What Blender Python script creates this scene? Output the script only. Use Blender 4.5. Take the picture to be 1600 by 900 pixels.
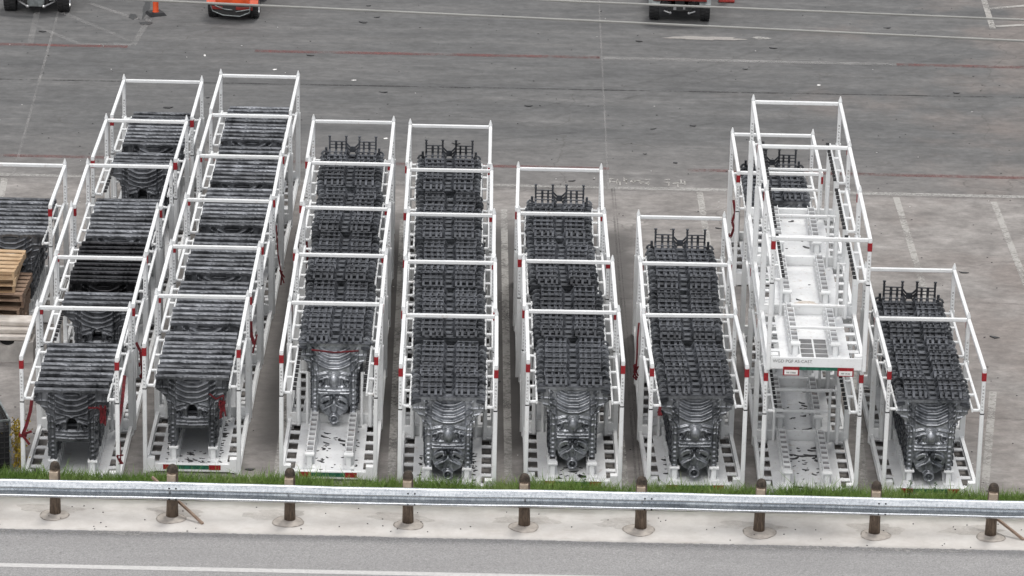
import bpy, math, random
import numpy as np
from mathutils import Vector, Matrix
R = math.radians
random.seed(7); rng = np.random.default_rng(7)
S = 0.775                      # one layout unit (u) = 0.775 m; every mesh and location below is in u and scaled here
scene = bpy.context.scene
for o in list(bpy.data.objects): bpy.data.objects.remove(o)
COL = scene.collection

# ---------------------------------------------------------------- camera, sky, sun, exposure
cd = bpy.data.cameras.new('camera'); cam = bpy.data.objects.new('camera', cd); COL.objects.link(cam)
cd.sensor_width = 36; cd.lens = 6342.3 / 1600 * 36; cd.clip_start = 1; cd.clip_end = 2000
cam.matrix_world = Matrix.Translation((0, 0, 32.585 * S)) @ Matrix.Rotation(R(90 - 19.3225), 4, 'X') @ Matrix.Rotation(R(1.2226), 4, 'Z')
scene.camera = cam
w = bpy.data.worlds.new('World'); scene.world = w; w.use_nodes = True
nt = w.node_tree; nt.nodes.clear()
wo = nt.nodes.new('ShaderNodeOutputWorld'); bg = nt.nodes.new('ShaderNodeBackground'); sky = nt.nodes.new('ShaderNodeTexSky')
hs = nt.nodes.new('ShaderNodeHueSaturation'); hs.inputs['Saturation'].default_value = 0.22
sky.sky_type = 'NISHITA'; sky.sun_disc = False; sky.sun_elevation = R(58); sky.sun_rotation = R(200); sky.air_density = 1.0; sky.dust_density = 4.0
bg.inputs[1].default_value = 0.135
nt.links.new(sky.outputs[0], hs.inputs['Color']); nt.links.new(hs.outputs[0], bg.inputs[0]); nt.links.new(bg.outputs[0], wo.inputs[0])
sd = bpy.data.lights.new('sun', 'SUN'); sun = bpy.data.objects.new('sun', sd); COL.objects.link(sun)
sd.energy = 1.55; sd.angle = R(16); sd.color = (1, .97, .93)
sun.rotation_euler = (R(32), 0, R(160))
sun.location = (0, 60, 60)
scene.view_settings.view_transform = 'Standard'; scene.view_settings.look = 'None'
scene.view_settings.exposure = 0.36; scene.view_settings.gamma = 1

# ---------------------------------------------------------------- materials
def N(t, kind, **kw):
    n = t.nodes.new(kind)
    for k, v in kw.items():
        if k in ('operation', 'blend_type', 'data_type', 'noise_dimensions', 'feature', 'interpolation', 'wave_type', 'bands_direction', 'distance'): setattr(n, k, v)
    return n
def newmat(name):
    m = bpy.data.materials.new(name); m.use_nodes = True
    return m, m.node_tree, m.node_tree.nodes['Principled BSDF']
def coords(t, space='Object'):
    if space == 'World':
        g = N(t, 'ShaderNodeNewGeometry'); return g.outputs['Position']
    return N(t, 'ShaderNodeTexCoord').outputs['Object']
def noise(t, vec, scale, detail=4, rough=.6, stretch=None):
    n = N(t, 'ShaderNodeTexNoise'); n.inputs['Scale'].default_value = scale; n.inputs['Detail'].default_value = detail; n.inputs['Roughness'].default_value = rough
    if stretch:
        mp = N(t, 'ShaderNodeMapping'); mp.inputs['Scale'].default_value = stretch; t.links.new(vec, mp.inputs[0]); vec = mp.outputs[0]
    t.links.new(vec, n.inputs['Vector']); return n.outputs['Fac']
def ramp(t, fac, stops):
    r = N(t, 'ShaderNodeValToRGB'); e = r.color_ramp.elements
    e[0].position, e[0].color = stops[0][0], (*stops[0][1], 1) if len(stops[0][1]) == 3 else stops[0][1]
    e[1].position, e[1].color = stops[-1][0], (*stops[-1][1], 1)
    for p, c in stops[1:-1]:
        q = e.new(p); q.color = (*c, 1)
    t.links.new(fac, r.inputs[0]); return r.outputs[0]
def g3(v): return (v, v, v)
def mixc(t, fac, a, b, mode='MIX'):
    m = N(t, 'ShaderNodeMix', data_type='RGBA', blend_type=mode)
    for s, v in ((m.inputs[0], fac), (m.inputs[6], a), (m.inputs[7], b)):
        if isinstance(v, (int, float)): s.default_value = v
        elif isinstance(v, tuple): s.default_value = (*v, 1)
        else: t.links.new(v, s)
    return m.outputs[2]
def math_(t, op, a, b=None):
    m = N(t, 'ShaderNodeMath', operation=op)
    for s, v in zip(m.inputs, (a, b)):
        if v is None: continue
        if isinstance(v, (int, float)): s.default_value = v
        else: t.links.new(v, s)
    return m.outputs[0]
def bump(t, b, h, strength=.3, dist=.01):
    n = N(t, 'ShaderNodeBump'); n.inputs['Strength'].default_value = strength; n.inputs['Distance'].default_value = dist
    t.links.new(h, n.inputs['Height']); t.links.new(n.outputs[0], b.inputs['Normal'])
def simple(name, col, rough=.6, metal=0., var=.25, scale=6, space='World', spec=.5):
    m, t, b = newmat(name); v = coords(t, space)
    n = noise(t, v, scale, 5)
    c = mixc(t, ramp(t, n, [(.35, g3(0)), (.7, g3(1))]), tuple(x * (1 - var) for x in col), tuple(min(1, x * (1 + var * .6)) for x in col))
    t.links.new(c, b.inputs['Base Color']); b.inputs['Roughness'].default_value = rough; b.inputs['Metallic'].default_value = metal
    b.inputs['Specular IOR Level'].default_value = spec
    return m
M = {}
# white rack paint, dusty and scuffed
def mk_white(name, lo, hi, dirt):
    m, t, b = newmat(name); v = coords(t, 'World')
    n1 = noise(t, v, 2.2, 5); n2 = noise(t, v, 16, 6, .7); n3 = noise(t, v, 60, 2)
    c = mixc(t, ramp(t, n1, [(.35, g3(0)), (.75, g3(1))]), lo, hi)
    c = mixc(t, math_(t, 'MULTIPLY', ramp(t, n2, [(.58, g3(0)), (.72, g3(1))]), dirt), c, (.32, .27, .22))
    c = mixc(t, math_(t, 'MULTIPLY', ramp(t, n3, [(.68, g3(0)), (.74, g3(1))]), dirt * .8), c, (.14, .12, .11))
    oi = N(t, 'ShaderNodeObjectInfo'); c = mixc(t, 1.0, c, math_(t, 'ADD', math_(t, 'MULTIPLY', oi.outputs['Random'], .10), .90), 'MULTIPLY')
    n4 = noise(t, v, 5, 6, .75); c = mixc(t, math_(t, 'MULTIPLY', ramp(t, n4, [(.60, g3(0)), (.68, g3(1))]), dirt * .7), c, (.30, .17, .09))
    t.links.new(c, b.inputs['Base Color']); b.inputs['Roughness'].default_value = .5
    return m
M['white'] = mk_white('white_rack_paint', (.74, .75, .75), (.84, .85, .85), .4)
M['deckwhite'] = mk_white('dusty_white_deck_paint', (.62, .63, .64), (.80, .81, .81), .65)
M['galvchan'] = mk_white('worn_grey_channel', (.20, .20, .205), (.30, .30, .30), .5)
M['rubber'] = simple('black_rubber', (.02, .02, .022), .8)
M['red'] = simple('red_reflective_band', (.30, .008, .014), .5, var=.4, scale=40)
M['strap'] = simple('red_webbing', (.13, .006, .011), .8, var=.5, scale=20)
M['green'] = simple('dark_green_paint', (.01, .12, .07), .6, var=.5, scale=20)
M['black'] = simple('black_paint', (.025, .025, .025), .6)
# cast metal: grey, streaky with oxide and oil
def mk_cast(name, lo, hi, rough=.42, metal=.75):
    m, t, b = newmat(name); v = coords(t)
    oi = N(t, 'ShaderNodeObjectInfo')
    ad = N(t, 'ShaderNodeVectorMath'); ad.operation = 'ADD'
    cx = N(t, 'ShaderNodeCombineXYZ')
    k = math_(t, 'MULTIPLY', oi.outputs['Random'], 37.0)
    for i in range(3): t.links.new(k, cx.inputs[i])
    t.links.new(v, ad.inputs[0]); t.links.new(cx.outputs[0], ad.inputs[1]); v2 = ad.outputs[0]
    n1 = noise(t, v2, 3.0, 4, .6, (1, 1, .6)); n2 = noise(t, v2, 14, 5, .7)
    f = math_(t, 'ADD', math_(t, 'MULTIPLY', n1, .65), math_(t, 'MULTIPLY', n2, .35))
    c = ramp(t, f, [(.36, lo), (.5, tuple((a + b_) / 2 for a, b_ in zip(lo, hi))), (.64, hi)])
    br = math_(t, 'ADD', math_(t, 'MULTIPLY', oi.outputs['Random'], .65), .62)
    c = mixc(t, 1.0, c, br, 'MULTIPLY')
    t.links.new(c, b.inputs['Base Color']); b.inputs['Metallic'].default_value = metal
    t.links.new(ramp(t, n2, [(.3, g3(rough - .1)), (.7, g3(rough + .15))]), b.inputs['Roughness'])
    bump(t, b, n2, .12, .006)
    return m
M['castB'] = mk_cast('cast_aluminium_grey', (.055, .058, .065), (.30, .312, .335), .47, .7)
M['castA'] = mk_cast('cast_aluminium_slate', (.075, .082, .092), (.42, .435, .46), .33, .75)
M['castD'] = mk_cast('oily_dark_casting', (.008, .008, .009), (.05, .05, .055), .35)
M['castAtop'] = mk_cast('cast_aluminium_shaded_top', (.032, .035, .041), (.118, .125, .140), .45, .5)  # darker copy of the slate metal, shade among the grid bars painted in
M['galv'], t, b = newmat('galvanised_steel'); v = coords(t, 'World')
n1 = noise(t, v, 3.0, 4, .6, (.5, 1, 8)); n2 = noise(t, v, 25, 4, .7, (1, 1, .3))
c = ramp(t, math_(t, 'ADD', math_(t, 'MULTIPLY', n1, .5), math_(t, 'MULTIPLY', n2, .5)), [(.36, (.42, .45, .48)), (.48, (.58, .61, .64)), (.60, (.74, .77, .79))])
t.links.new(c, b.inputs['Base Color']); b.inputs['Metallic'].default_value = 1; b.inputs['Roughness'].default_value = .27
M['postwood'] = None
m, t, b = newmat('weathered_post_wood'); v = coords(t)
n1 = noise(t, v, 10, 5, .7, (3, 3, .5)); n2 = noise(t, v, 50, 3, .6, (4, 4, .3))
c = ramp(t, n1, [(.3, (.05, .037, .027)), (.5, (.13, .095, .07)), (.72, (.23, .175, .13))])
c = mixc(t, ramp(t, n2, [(.55, g3(0)), (.66, g3(.7))]), c, (.03, .022, .016))
t.links.new(c, b.inputs['Base Color']); b.inputs['Roughness'].default_value = .85; bump(t, b, n2, .4, .01); M['postwood'] = m
M['postcap'] = simple('mossy_post_end_grain', (.065, .05, .038), .9, var=.6, scale=20)
M['newwood'] = simple('pale_spacer_wood', (.42, .34, .26), .8, var=.25, scale=15)
def mk_wood(name, a, b_, sc):
    m, t, b = newmat(name); v = coords(t, 'World')
    n1 = noise(t, v, 2.5, 3, .6); n2 = noise(t, v, 20, 4, .7, (.2, 1, 1))
    f = math_(t, 'ADD', math_(t, 'MULTIPLY', n1, .6), math_(t, 'MULTIPLY', n2, .4))
    t.links.new(ramp(t, f, [(.38, a), (.62, b_)]), b.inputs['Base Color']); b.inputs['Roughness'].default_value = .85
    return m
M['palletnew'] = mk_wood('fresh_pallet_wood', (.36, .235, .13), (.56, .41, .26), 3)
M['palletold'] = mk_wood('weathered_pallet_wood', (.16, .10, .07), (.34, .24, .17), 3)
M['timber'] = mk_wood('bleached_timber', (.36, .32, .28), (.58, .54, .50), 3)
M['block'] = simple('precast_concrete', (.36, .34, .32), .9, var=.3, scale=3)
M['dark'] = simple('dark_recess', (.012, .012, .012), .9)
M['cable'] = simple('grey_overhead_cable', (.27, .27, .255), .5, var=.15, scale=3)
M['orange'] = simple('orange_plastic', (.75, .09, .015), .5, var=.2)
M['utvorange'] = simple('orange_vehicle_paint', (.70, .09, .02), .35, var=.3, scale=5)
M['utvred'] = simple('dark_red_vehicle_paint', (.22, .02, .015), .4, var=.5, scale=5)
M['utvgrey'] = simple('charcoal_vehicle_paint', (.08, .08, .085), .4, var=.3)
M['tyre'] = simple('tyre_rubber', (.022, .022, .023), .85, var=.3)
M['bare'] = simple('bare_metal', (.5, .5, .5), .35, .8, var=.3, scale=12)
M['skid'] = simple('grey_skid_plate', (.22, .24, .24), .5, .4, var=.5, scale=8)
M['plate'] = simple('white_label', (.75, .74, .72), .6, var=.1)

# yard concrete: brown-grey slabs near the racks, darker tyre-stained apron further off
m, t, b = newmat('yard_concrete'); v = coords(t, 'World')
sx = N(t, 'ShaderNodeSeparateXYZ'); t.links.new(v, sx.inputs[0]); X, Y = sx.outputs[0], sx.outputs[1]
nb = noise(t, v, .22, 5, .6); nm = noise(t, v, 1.1, 6, .65); nf = noise(t, v, 9, 6, .75); ns = noise(t, v, .8, 8, .72, (.20, 1.5, 1)); nff = noise(t, v, 60, 3, .7)
near = ramp(t, nm, [(.3, (.160, .148, .139)), (.5, (.228, .212, .200)), (.7, (.300, .283, .268))])
far = ramp(t, ns, [(.28, (.060, .061, .063)), (.46, (.090, .0905, .091)), (.60, (.116, .115, .114)), (.78, (.175, .171, .166))])
yy = math_(t, 'ADD', Y, math_(t, 'MULTIPLY', nb, 1.2))
zone = ramp(t, math_(t, 'DIVIDE', math_(t, 'SUBTRACT', yy, 101.0 * S), 4.0), [(0., g3(0)), (.22, g3(.55)), (1., g3(1))])
base = mixc(t, zone, near, far)
# reddish-brown dust patches on the right far side
rp = ramp(t, math_(t, 'MULTIPLY', noise(t, v, .28, 4, .6), ramp(t, math_(t, 'DIVIDE', math_(t, 'ADD', X, 2.0), 14.0), [(0., g3(.5)), (1., g3(1.1))])), [(.46, g3(0)), (.62, g3(.6))])
base = mixc(t, rp, base, (.19, .160, .144))
# dark alley bands between the rack rows: dirt plus painted-in occlusion (runs with Y)
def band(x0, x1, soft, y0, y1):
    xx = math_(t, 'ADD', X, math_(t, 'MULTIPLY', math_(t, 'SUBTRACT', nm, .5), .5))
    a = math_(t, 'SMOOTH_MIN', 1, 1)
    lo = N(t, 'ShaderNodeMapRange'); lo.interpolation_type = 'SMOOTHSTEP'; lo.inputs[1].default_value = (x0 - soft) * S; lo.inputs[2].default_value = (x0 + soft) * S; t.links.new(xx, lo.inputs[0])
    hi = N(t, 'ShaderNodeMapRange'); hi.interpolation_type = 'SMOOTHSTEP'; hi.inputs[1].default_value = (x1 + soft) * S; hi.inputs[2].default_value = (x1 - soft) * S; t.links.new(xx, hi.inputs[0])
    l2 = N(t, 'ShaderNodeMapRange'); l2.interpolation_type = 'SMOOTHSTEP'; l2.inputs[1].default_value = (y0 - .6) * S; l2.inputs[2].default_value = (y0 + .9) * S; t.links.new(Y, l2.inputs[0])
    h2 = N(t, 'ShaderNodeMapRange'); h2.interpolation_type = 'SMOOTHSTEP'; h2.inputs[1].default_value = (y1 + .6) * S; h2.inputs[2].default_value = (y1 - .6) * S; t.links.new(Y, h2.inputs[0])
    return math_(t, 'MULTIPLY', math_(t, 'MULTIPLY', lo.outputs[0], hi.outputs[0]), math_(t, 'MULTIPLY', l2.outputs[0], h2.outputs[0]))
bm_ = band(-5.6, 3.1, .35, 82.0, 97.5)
# mottled wear at hand's breadth and slab scale
n5 = noise(t, v, 4.5, 6, .75, (.85, 1.15, 1)); n6 = noise(t, v, 1.4, 4, .7, (.7, 1.2, 1))
base = mixc(t, 1.0, base, ramp(t, n5, [(.34, g3(.78)), (.50, g3(1.0)), (.66, g3(1.24))]), 'MULTIPLY')
base = mixc(t, 1.0, base, ramp(t, n6, [(.36, g3(.86)), (.64, g3(1.14))]), 'MULTIPLY')
# cracks, spots and scratches
base = mixc(t, ramp(t, nf, [(.60, g3(0)), (.75, g3(.5))]), base, (.11, .10, .095))
base = mixc(t, ramp(t, nf, [(.26, g3(.55)), (.36, g3(0))]), base, (.40, .38, .36))
base = mixc(t, ramp(t, nff, [(.3, g3(.16)), (.7, g3(0))]), base, (.08, .075, .07))
sc = noise(t, v, 1.6, 6, .8, (.18, 2.4, 1)); base = mixc(t, ramp(t, sc, [(.64, g3(0)), (.72, g3(.45))]), base, (.075, .073, .072))
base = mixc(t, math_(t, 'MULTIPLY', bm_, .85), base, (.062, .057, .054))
vr = N(t, 'ShaderNodeTexVoronoi', feature='DISTANCE_TO_EDGE'); vr.inputs['Scale'].default_value = .16
dm = N(t, 'ShaderNodeVectorMath'); dm.operation = 'ADD'
ds = N(t, 'ShaderNodeTexNoise'); ds.inputs['Scale'].default_value = .6; ds.inputs['Detail'].default_value = 5; t.links.new(v, ds.inputs['Vector'])
sc3 = N(t, 'ShaderNodeVectorMath'); sc3.operation = 'SCALE'; sc3.inputs['Scale'].default_value = 1.6; t.links.new(ds.outputs['Color'], sc3.inputs[0])
t.links.new(v, dm.inputs[0]); t.links.new(sc3.outputs[0], dm.inputs[1]); t.links.new(dm.outputs[0], vr.inputs['Vector'])
crk = ramp(t, vr.outputs['Distance'], [(0., g3(.55)), (.0035, g3(0))])
base = mixc(t, math_(t, 'MULTIPLY', crk, ramp(t, nb, [(.45, g3(0)), (.55, g3(1))])), base, (.06, .055, .05))
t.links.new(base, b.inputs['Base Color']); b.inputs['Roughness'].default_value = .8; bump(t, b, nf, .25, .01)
M['yard'] = m
# faded paint that lets the slab show through
def mk_paint(name, col, lo, hi, amax=.9, stretch=None):
    m, t, b = newmat(name); v = coords(t, 'World')
    n = math_(t, 'ADD', math_(t, 'MULTIPLY', noise(t, v, 1.1, 6, .7, stretch), .6), math_(t, 'MULTIPLY', noise(t, v, 14, 5, .7), .4))
    t.links.new(ramp(t, noise(t, v, 20, 4), [(.3, tuple(c * .8 for c in col)), (.7, col)]), b.inputs['Base Color']); b.inputs['Roughness'].default_value = .8
    t.links.new(ramp(t, n, [(lo, g3(0)), (hi, g3(amax))]), b.inputs['Alpha'])
    return m
M['pwhite'] = mk_paint('worn_white_paint', (.44, .425, .40), .35, .54, .85)
M['pfaint'] = mk_paint('faint_white_paint', (.42, .41, .40), .40, .66, .5)
M['pred'] = mk_paint('worn_red_paint', (.20, .075, .07), .40, .60, .75)
M['pwhite2'] = mk_paint('bright_joint_paint', (.42, .41, .39), .36, .56, .85, (.4, 3, 1))
M['pjoint'] = mk_paint('slab_joint', (.09, .085, .08), .42, .62, .45)
M['proad'] = mk_paint('road_line_paint', (.60, .59, .58), .22, .40, .9)
M['tar'] = simple('tar', (.02, .02, .02), .5)
# road
m, t, b = newmat('old_asphalt'); v = coords(t, 'World')
n1 = noise(t, v, 42, 4, .9); n2 = noise(t, v, .8, 4, .6, (.3, 2.5, 1)); n3 = noise(t, v, 16, 5, .85)
c = ramp(t, n1, [(.34, (.16, .157, .157)), (.5, (.27, .266, .264)), (.66, (.42, .412, .408))])
c = mixc(t, ramp(t, n2, [(.35, g3(.35)), (.65, g3(0))]), c, (.2, .195, .195))
c = mixc(t, ramp(t, n3, [(.36, g3(.55)), (.46, g3(0))]), c, (.13, .13, .13))
t.links.new(c, b.inputs['Base Color']); b.inputs['Roughness'].default_value = .9; bump(t, b, n1, .5, .006); M['asphalt'] = m
m, t, b = newmat('kerb_concrete'); v = coords(t, 'World')
n1 = noise(t, v, 1.0, 6, .7); n2 = noise(t, v, 14, 5, .75); n3 = noise(t, v, 3, 3, .6, (.5, 2, 1))
c = ramp(t, n1, [(.35, (.44, .415, .39)), (.65, (.58, .56, .535))])
c = mixc(t, ramp(t, n2, [(.62, g3(0)), (.76, g3(.6))]), c, (.26, .23, .20))
c = mixc(t, ramp(t, n3, [(.60, g3(0)), (.75, g3(.4))]), c, (.36, .32, .28))
t.links.new(c, b.inputs['Base Color']); b.inputs['Roughness'].default_value = .85; bump(t, b, n2, .3, .01); M['kerb'] = m
M['collar'] = simple('patched_concrete', (.44, .40, .36), .9, var=.25, scale=8)
M['crackgap'] = simple('dirt_in_gap', (.34, .31, .28), .95, var=.5, scale=9)
M['soil'] = simple('soil', (.06, .045, .03), .95, var=.5)
m, t, b = newmat('grass_blades'); v = coords(t, 'World')
n1 = noise(t, v, 1.3, 3); n2 = noise(t, v, 45, 2)
f = math_(t, 'ADD', math_(t, 'MULTIPLY', n1, .45), math_(t, 'MULTIPLY', n2, .55))
c = ramp(t, f, [(.34, (.06, .125, .018)), (.46, (.135, .24, .04)), (.56, (.21, .31, .08)), (.66, (.38, .38, .19))])
t.links.new(c, b.inputs['Base Color']); b.inputs['Roughness'].default_value = .6
b.inputs['Transmission Weight'].default_value = 0; M['grass'] = m
M['leaf'] = simple('weed_leaf', (.05, .14, .02), .6, var=.5, scale=30)
M['yellow'] = simple('yellow_leaf', (.42, .30, .03), .7, var=.5, scale=30)
M['flake'] = simple('dark_plastic_flake', (.035, .034, .036), .6, var=.5, scale=9)

# ---------------------------------------------------------------- mesh helpers (all in u)
class MB:
    def __init__(s): s.v = []; s.f = []
    def add(s, vs, fs):
        n = len(s.v); s.v += [tuple(p) for p in vs]; s.f += [tuple(i + n for i in f) for f in fs]; return s
    def box(s, x0, x1, y0, y1, z0, z1):
        return s.add([(x0, y0, z0), (x1, y0, z0), (x1, y1, z0), (x0, y1, z0), (x0, y0, z1), (x1, y0, z1), (x1, y1, z1), (x0, y1, z1)],
                     [(0, 3, 2, 1), (4, 5, 6, 7), (0, 1, 5, 4), (1, 2, 6, 5), (2, 3, 7, 6), (3, 0, 4, 7)])
    def cbox(s, x0, x1, y0, y1, z0, z1, c=.012):     # box with chamfered long edges (profile octagon along longest axis)
        d = [x1 - x0, y1 - y0, z1 - z0]; ax = d.index(max(d)); c = min(c, min(d) * .35)
        lo = [x0, y0, z0]; hi = [x1, y1, z1]; a, b_ = [(1, 2), (2, 0), (0, 1)][ax]
        pr = [(lo[a] + c, lo[b_]), (hi[a] - c, lo[b_]), (hi[a], lo[b_] + c), (hi[a], hi[b_] - c), (hi[a] - c, hi[b_]), (lo[a] + c, hi[b_]), (lo[a], hi[b_] - c), (lo[a], lo[b_] + c)]
        vs = []
        for e in (lo[ax], hi[ax]):
            for p, q in pr:
                k = [0, 0, 0]; k[ax] = e; k[a] = p; k[b_] = q; vs.append(k)
        fs = [(i, (i + 1) % 8, 8 + (i + 1) % 8, 8 + i) for i in range(8)] + [tuple(range(7, -1, -1)), tuple(range(8, 16))]
        return s.add(vs, fs)
    def bar(s, p, q, wx, wz=None, up=(0, 0, 1)):
        wz = wz or wx; p, q = Vector(p), Vector(q); d = (q - p).normalized(); u = Vector(up)
        if abs(d.dot(u)) > .95: u = Vector((0, 1, 0))
        a = d.cross(u).normalized() * wx / 2; b_ = a.cross(d).normalized() * wz / 2
        vs = [p - a - b_, p + a - b_, p + a + b_, p - a + b_, q - a - b_, q + a - b_, q + a + b_, q - a + b_]
        return s.add(vs, [(0, 1, 2, 3), (7, 6, 5, 4), (0, 4, 5, 1), (1, 5, 6, 2), (2, 6, 7, 3), (3, 7, 4, 0)])
    def tube(s, pts, r, n=8):
        pts = [Vector(p) for p in pts]; rr = r if isinstance(r, (list, tuple)) else [r] * len(pts); rings = []
        for i, p in enumerate(pts):
            d = (pts[min(i + 1, len(pts) - 1)] - pts[max(i - 1, 0)]).normalized()
            u = Vector((0, 0, 1)) if abs(d.z) < .9 else Vector((0, 1, 0)); a = d.cross(u).normalized(); b_ = a.cross(d)
            rings.append([p + (a * math.cos(2 * math.pi * k / n) + b_ * math.sin(2 * math.pi * k / n)) * rr[i] for k in range(n)])
        vs = [q for g in rings for q in g]; fs = []
        for i in range(len(pts) - 1):
            for k in range(n): fs.append((i * n + k, i * n + (k + 1) % n, (i + 1) * n + (k + 1) % n, (i + 1) * n + k))
        fs += [tuple(range(n - 1, -1, -1)), tuple(range(len(vs) - n, len(vs)))]
        return s.add(vs, fs)
    def lathe(s, prof, c=(0, 0, 0), axis='z', n=24):
        vs = []; fs = []
        for r, h in prof:
            for k in range(n):
                a = 2 * math.pi * k / n; x, y = r * math.cos(a), r * math.sin(a)
                vs.append((c[0] + x, c[1] + y, c[2] + h) if axis == 'z' else ((c[0] + h, c[1] + x, c[2] + y) if axis == 'x' else (c[0] + x, c[1] + h, c[2] + y)))
        for i in range(len(prof) - 1):
            for k in range(n): fs.append((i * n + k, i * n + (k + 1) % n, (i + 1) * n + (k + 1) % n, (i + 1) * n + k))
        return s.add(vs, fs)
    def ribbon(s, pts, wdt, th=.012, side=(1, 0, 0)):
        for a, b_ in zip(pts[:-1], pts[1:]): s.bar(a, b_, wdt, th, up=(0, 1, .2))
        return s
    def mesh(s, name):
        me = bpy.data.meshes.new(name); me.from_pydata([(x * S, y * S, z * S) for x, y, z in s.v], [], s.f); me.update(); return me
    def build(s, name, mat, parent=None, smooth=False, bevel=0):
        me = s.mesh(name); o = link(name, me, mat, parent)
        if smooth:
            for p in me.polygons: p.use_smooth = True
        return o
def link(name, me, mat, parent=None):
    o = bpy.data.objects.new(name, me)
    if mat is not None and not me.materials:
        for m_ in (mat if isinstance(mat, list) else [mat]): me.materials.append(m_)
    COL.objects.link(o)
    if parent: o.parent = parent
    return o
def tag(o, label=None, cat=None, group=None, kind=None):
    for k, v_ in (('label', label), ('category', cat), ('group', group), ('kind', kind)):
        if v_: o[k] = v_
    return o
def empty(name, loc, rz=0, **k):
    o = bpy.data.objects.new(name, None); COL.objects.link(o); o.empty_display_size = .2
    o.location = [c * S for c in loc]; o.rotation_euler = (0, 0, rz); return tag(o, **k)
def place(o, loc, rz=0): o.location = [c * S for c in loc]; o.rotation_euler = (0, 0, rz); return o
def copy_tree(o, parent=None):
    c = o.copy(); COL.objects.link(c); c.parent = parent
    for ch in list(o.children): copy_tree(ch, c)
    return c
def structure(o): o['kind'] = 'structure'; return o

# ---------------------------------------------------------------- setting
def sheet(name, x0, x1, y0, y1, z, mat):
    return structure(MB().add([(x0, y0, z), (x1, y0, z), (x1, y1, z), (x0, y1, z)], [(0, 1, 2, 3)]).build(name, mat))
sheet('yard_ground', -300, 300, -300, 900, 0, M['yard'])
# road sheet with a ragged edge against the concrete strip
def ragged(name, x0, x1, yedge, yfar, z, mat, amp, step=.05, sd=1):
    r = np.random.default_rng(sd); n = int((x1 - x0) / step); xs = np.linspace(x0, x1, n)
    e = np.convolve(r.normal(0, 1, n + 40), np.ones(41) / 41, 'valid')[:n] * 3 + r.normal(0, .5, n)
    ys = yedge + e * amp
    vs = [(x, y, z) for x, y in zip(xs, ys)] + [(x, yfar, z) for x in xs]
    fs = [(i, i + 1, n + i + 1, n + i) for i in range(n - 1)]
    if yfar < yedge: fs = [f[::-1] for f in fs]
    return structure(MB().add(vs, fs).build(name, mat))
sheet('kerb_strip', -200, 200, 70, 79.0, .008, M['kerb'])
ragged('road', -30, 30, 77.22, 30, .016, M['asphalt'], .02)
ragged('road_edge_crumbs', -30, 30, 77.23, 77.02, .019, mk_paint('crumbled_edge', (.50, .485, .465), .50, .58, .75, (.6, 2, 1)), .03, sd=4)
sheet('road_line', -30, 30, 75.24, 75.43, .021, M['proad'])
sheet('soil_strip', -200, 200, 78.95, 79.6, .012, M['soil'])
def mark(name, pts, wd, mat, z=.005):
    mb = MB()
    for (x0, y0), (x1, y1) in zip(pts[:-1], pts[1:]):
        d = Vector((x1 - x0, y1 - y0)).normalized(); n = Vector((-d.y, d.x)) * wd / 2
        mb.add([(x0 - n.x, y0 - n.y, z), (x1 - n.x, y1 - n.y, z), (x1 + n.x, y1 + n.y, z), (x0 + n.x, y0 + n.y, z)], [(3, 2, 1, 0)])
    return structure(mb.build(name, mat))
mark('yard_red_line', [(-40, 102.74), (2.5, 102.66)], .22, M['pred'])
mark('yard_red_line', [(4.6, 102.68), (40, 102.4)], .24, M['pred'])
mark('yard_pale_line', [(-40, 101.02), (2.4, 101.03)], .2, M['pwhite2'])
mark('yard_pale_line', [(2.45, 101.03), (40, 100.85)], .24, M['pwhite2'])
mark('slab_joint_line', [(-40, 100.9), (40, 100.72)], .05, M['pjoint'], .010)
mark('yard_red_line', [(-40, 113.25), (-11.3, 113.36)], .24, M['pred'])
mark('yard_red_line', [(-7.6, 113.2), (2.4, 113.28)], .26, M['pred'])
mark('yard_pale_line', [(2.5, 113.22), (11.0, 113.2)], .28, M['pfaint'])
mark('yard_pale_line', [(2.5, 113.22), (11.0, 113.2)], .22, M['pfaint'], .010)
mark('yard_red_line', [(11.0, 113.2), (30, 113.1)], .26, M['pred'])
mark('slab_joint_line', [(-30, 109.6), (30, 110.3)], .09, mk_paint('sealed_joint', (.03, .03, .03), .44, .56, .75, (.8, 1, 1)))
mark('slab_joint_line', [(2.46, 125), (2.46, 101.1)], .05, M['pfaint'], .011)
mark('slab_joint_line', [(2.55, 101), (2.75, 80)], .05, M['pjoint'], .011)
mark('slab_joint_line', [(2.62, 101), (2.84, 80)], .03, M['pjoint'], .011)
mark('slab_joint_line', [(-13.9, 122), (-13.1, 101)], .07, M['pfaint'], .011)
mark('slab_joint_line', [(9.5, 92.6), (20, 92.3)], .05, M['pjoint'], .011)
mark('slab_joint_line', [(10.2, 84.8), (20, 84.5)], .05, M['pjoint'], .011)
mark('slab_joint_line', [(-20, 84.2), (-10.2, 84.4)], .05, M['pjoint'], .011)
mark('slab_joint_line', [(2.2, 92.3), (9, 92.5)], .04, M['pjoint'], .011)
for pts in ([(9.96, 100.7), (10.1, 90)], [(12.48, 100.5), (12.66, 90.5)], [(4.84, 100.8), (4.95, 92)], [(-13.28, 100.7), (-13.15, 98.6)],
            [(-4.92, 79.8), (-5.02, 88)], [(.02, 79.8), (-.25, 99)], [(-2.48, 79.8), (-2.8, 98)], [(7.6, 79.8), (7.9, 88)], [(10.1, 79.8), (11.0, 86.5)], [(2.5, 79.8), (2.44, 84)]):
    mark('bay_line', pts, .17, M['pwhite'], .007)
for pts in ([(-14.14, 113.48), (-14.4, 118)], [(-13.6, 116.9), (-11.22, 113.9)], [(-12.9, 118.0), (-11.3, 116.3)], [(-14.15, 115.3), (-12.8, 113.6)], [(-11.15, 113.5), (-10.95, 116.4)], [(-12.8, 113.55), (-11.1, 113.55)]):
    mark('bay_line', pts, .17, M['pfaint'], .009)
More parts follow.
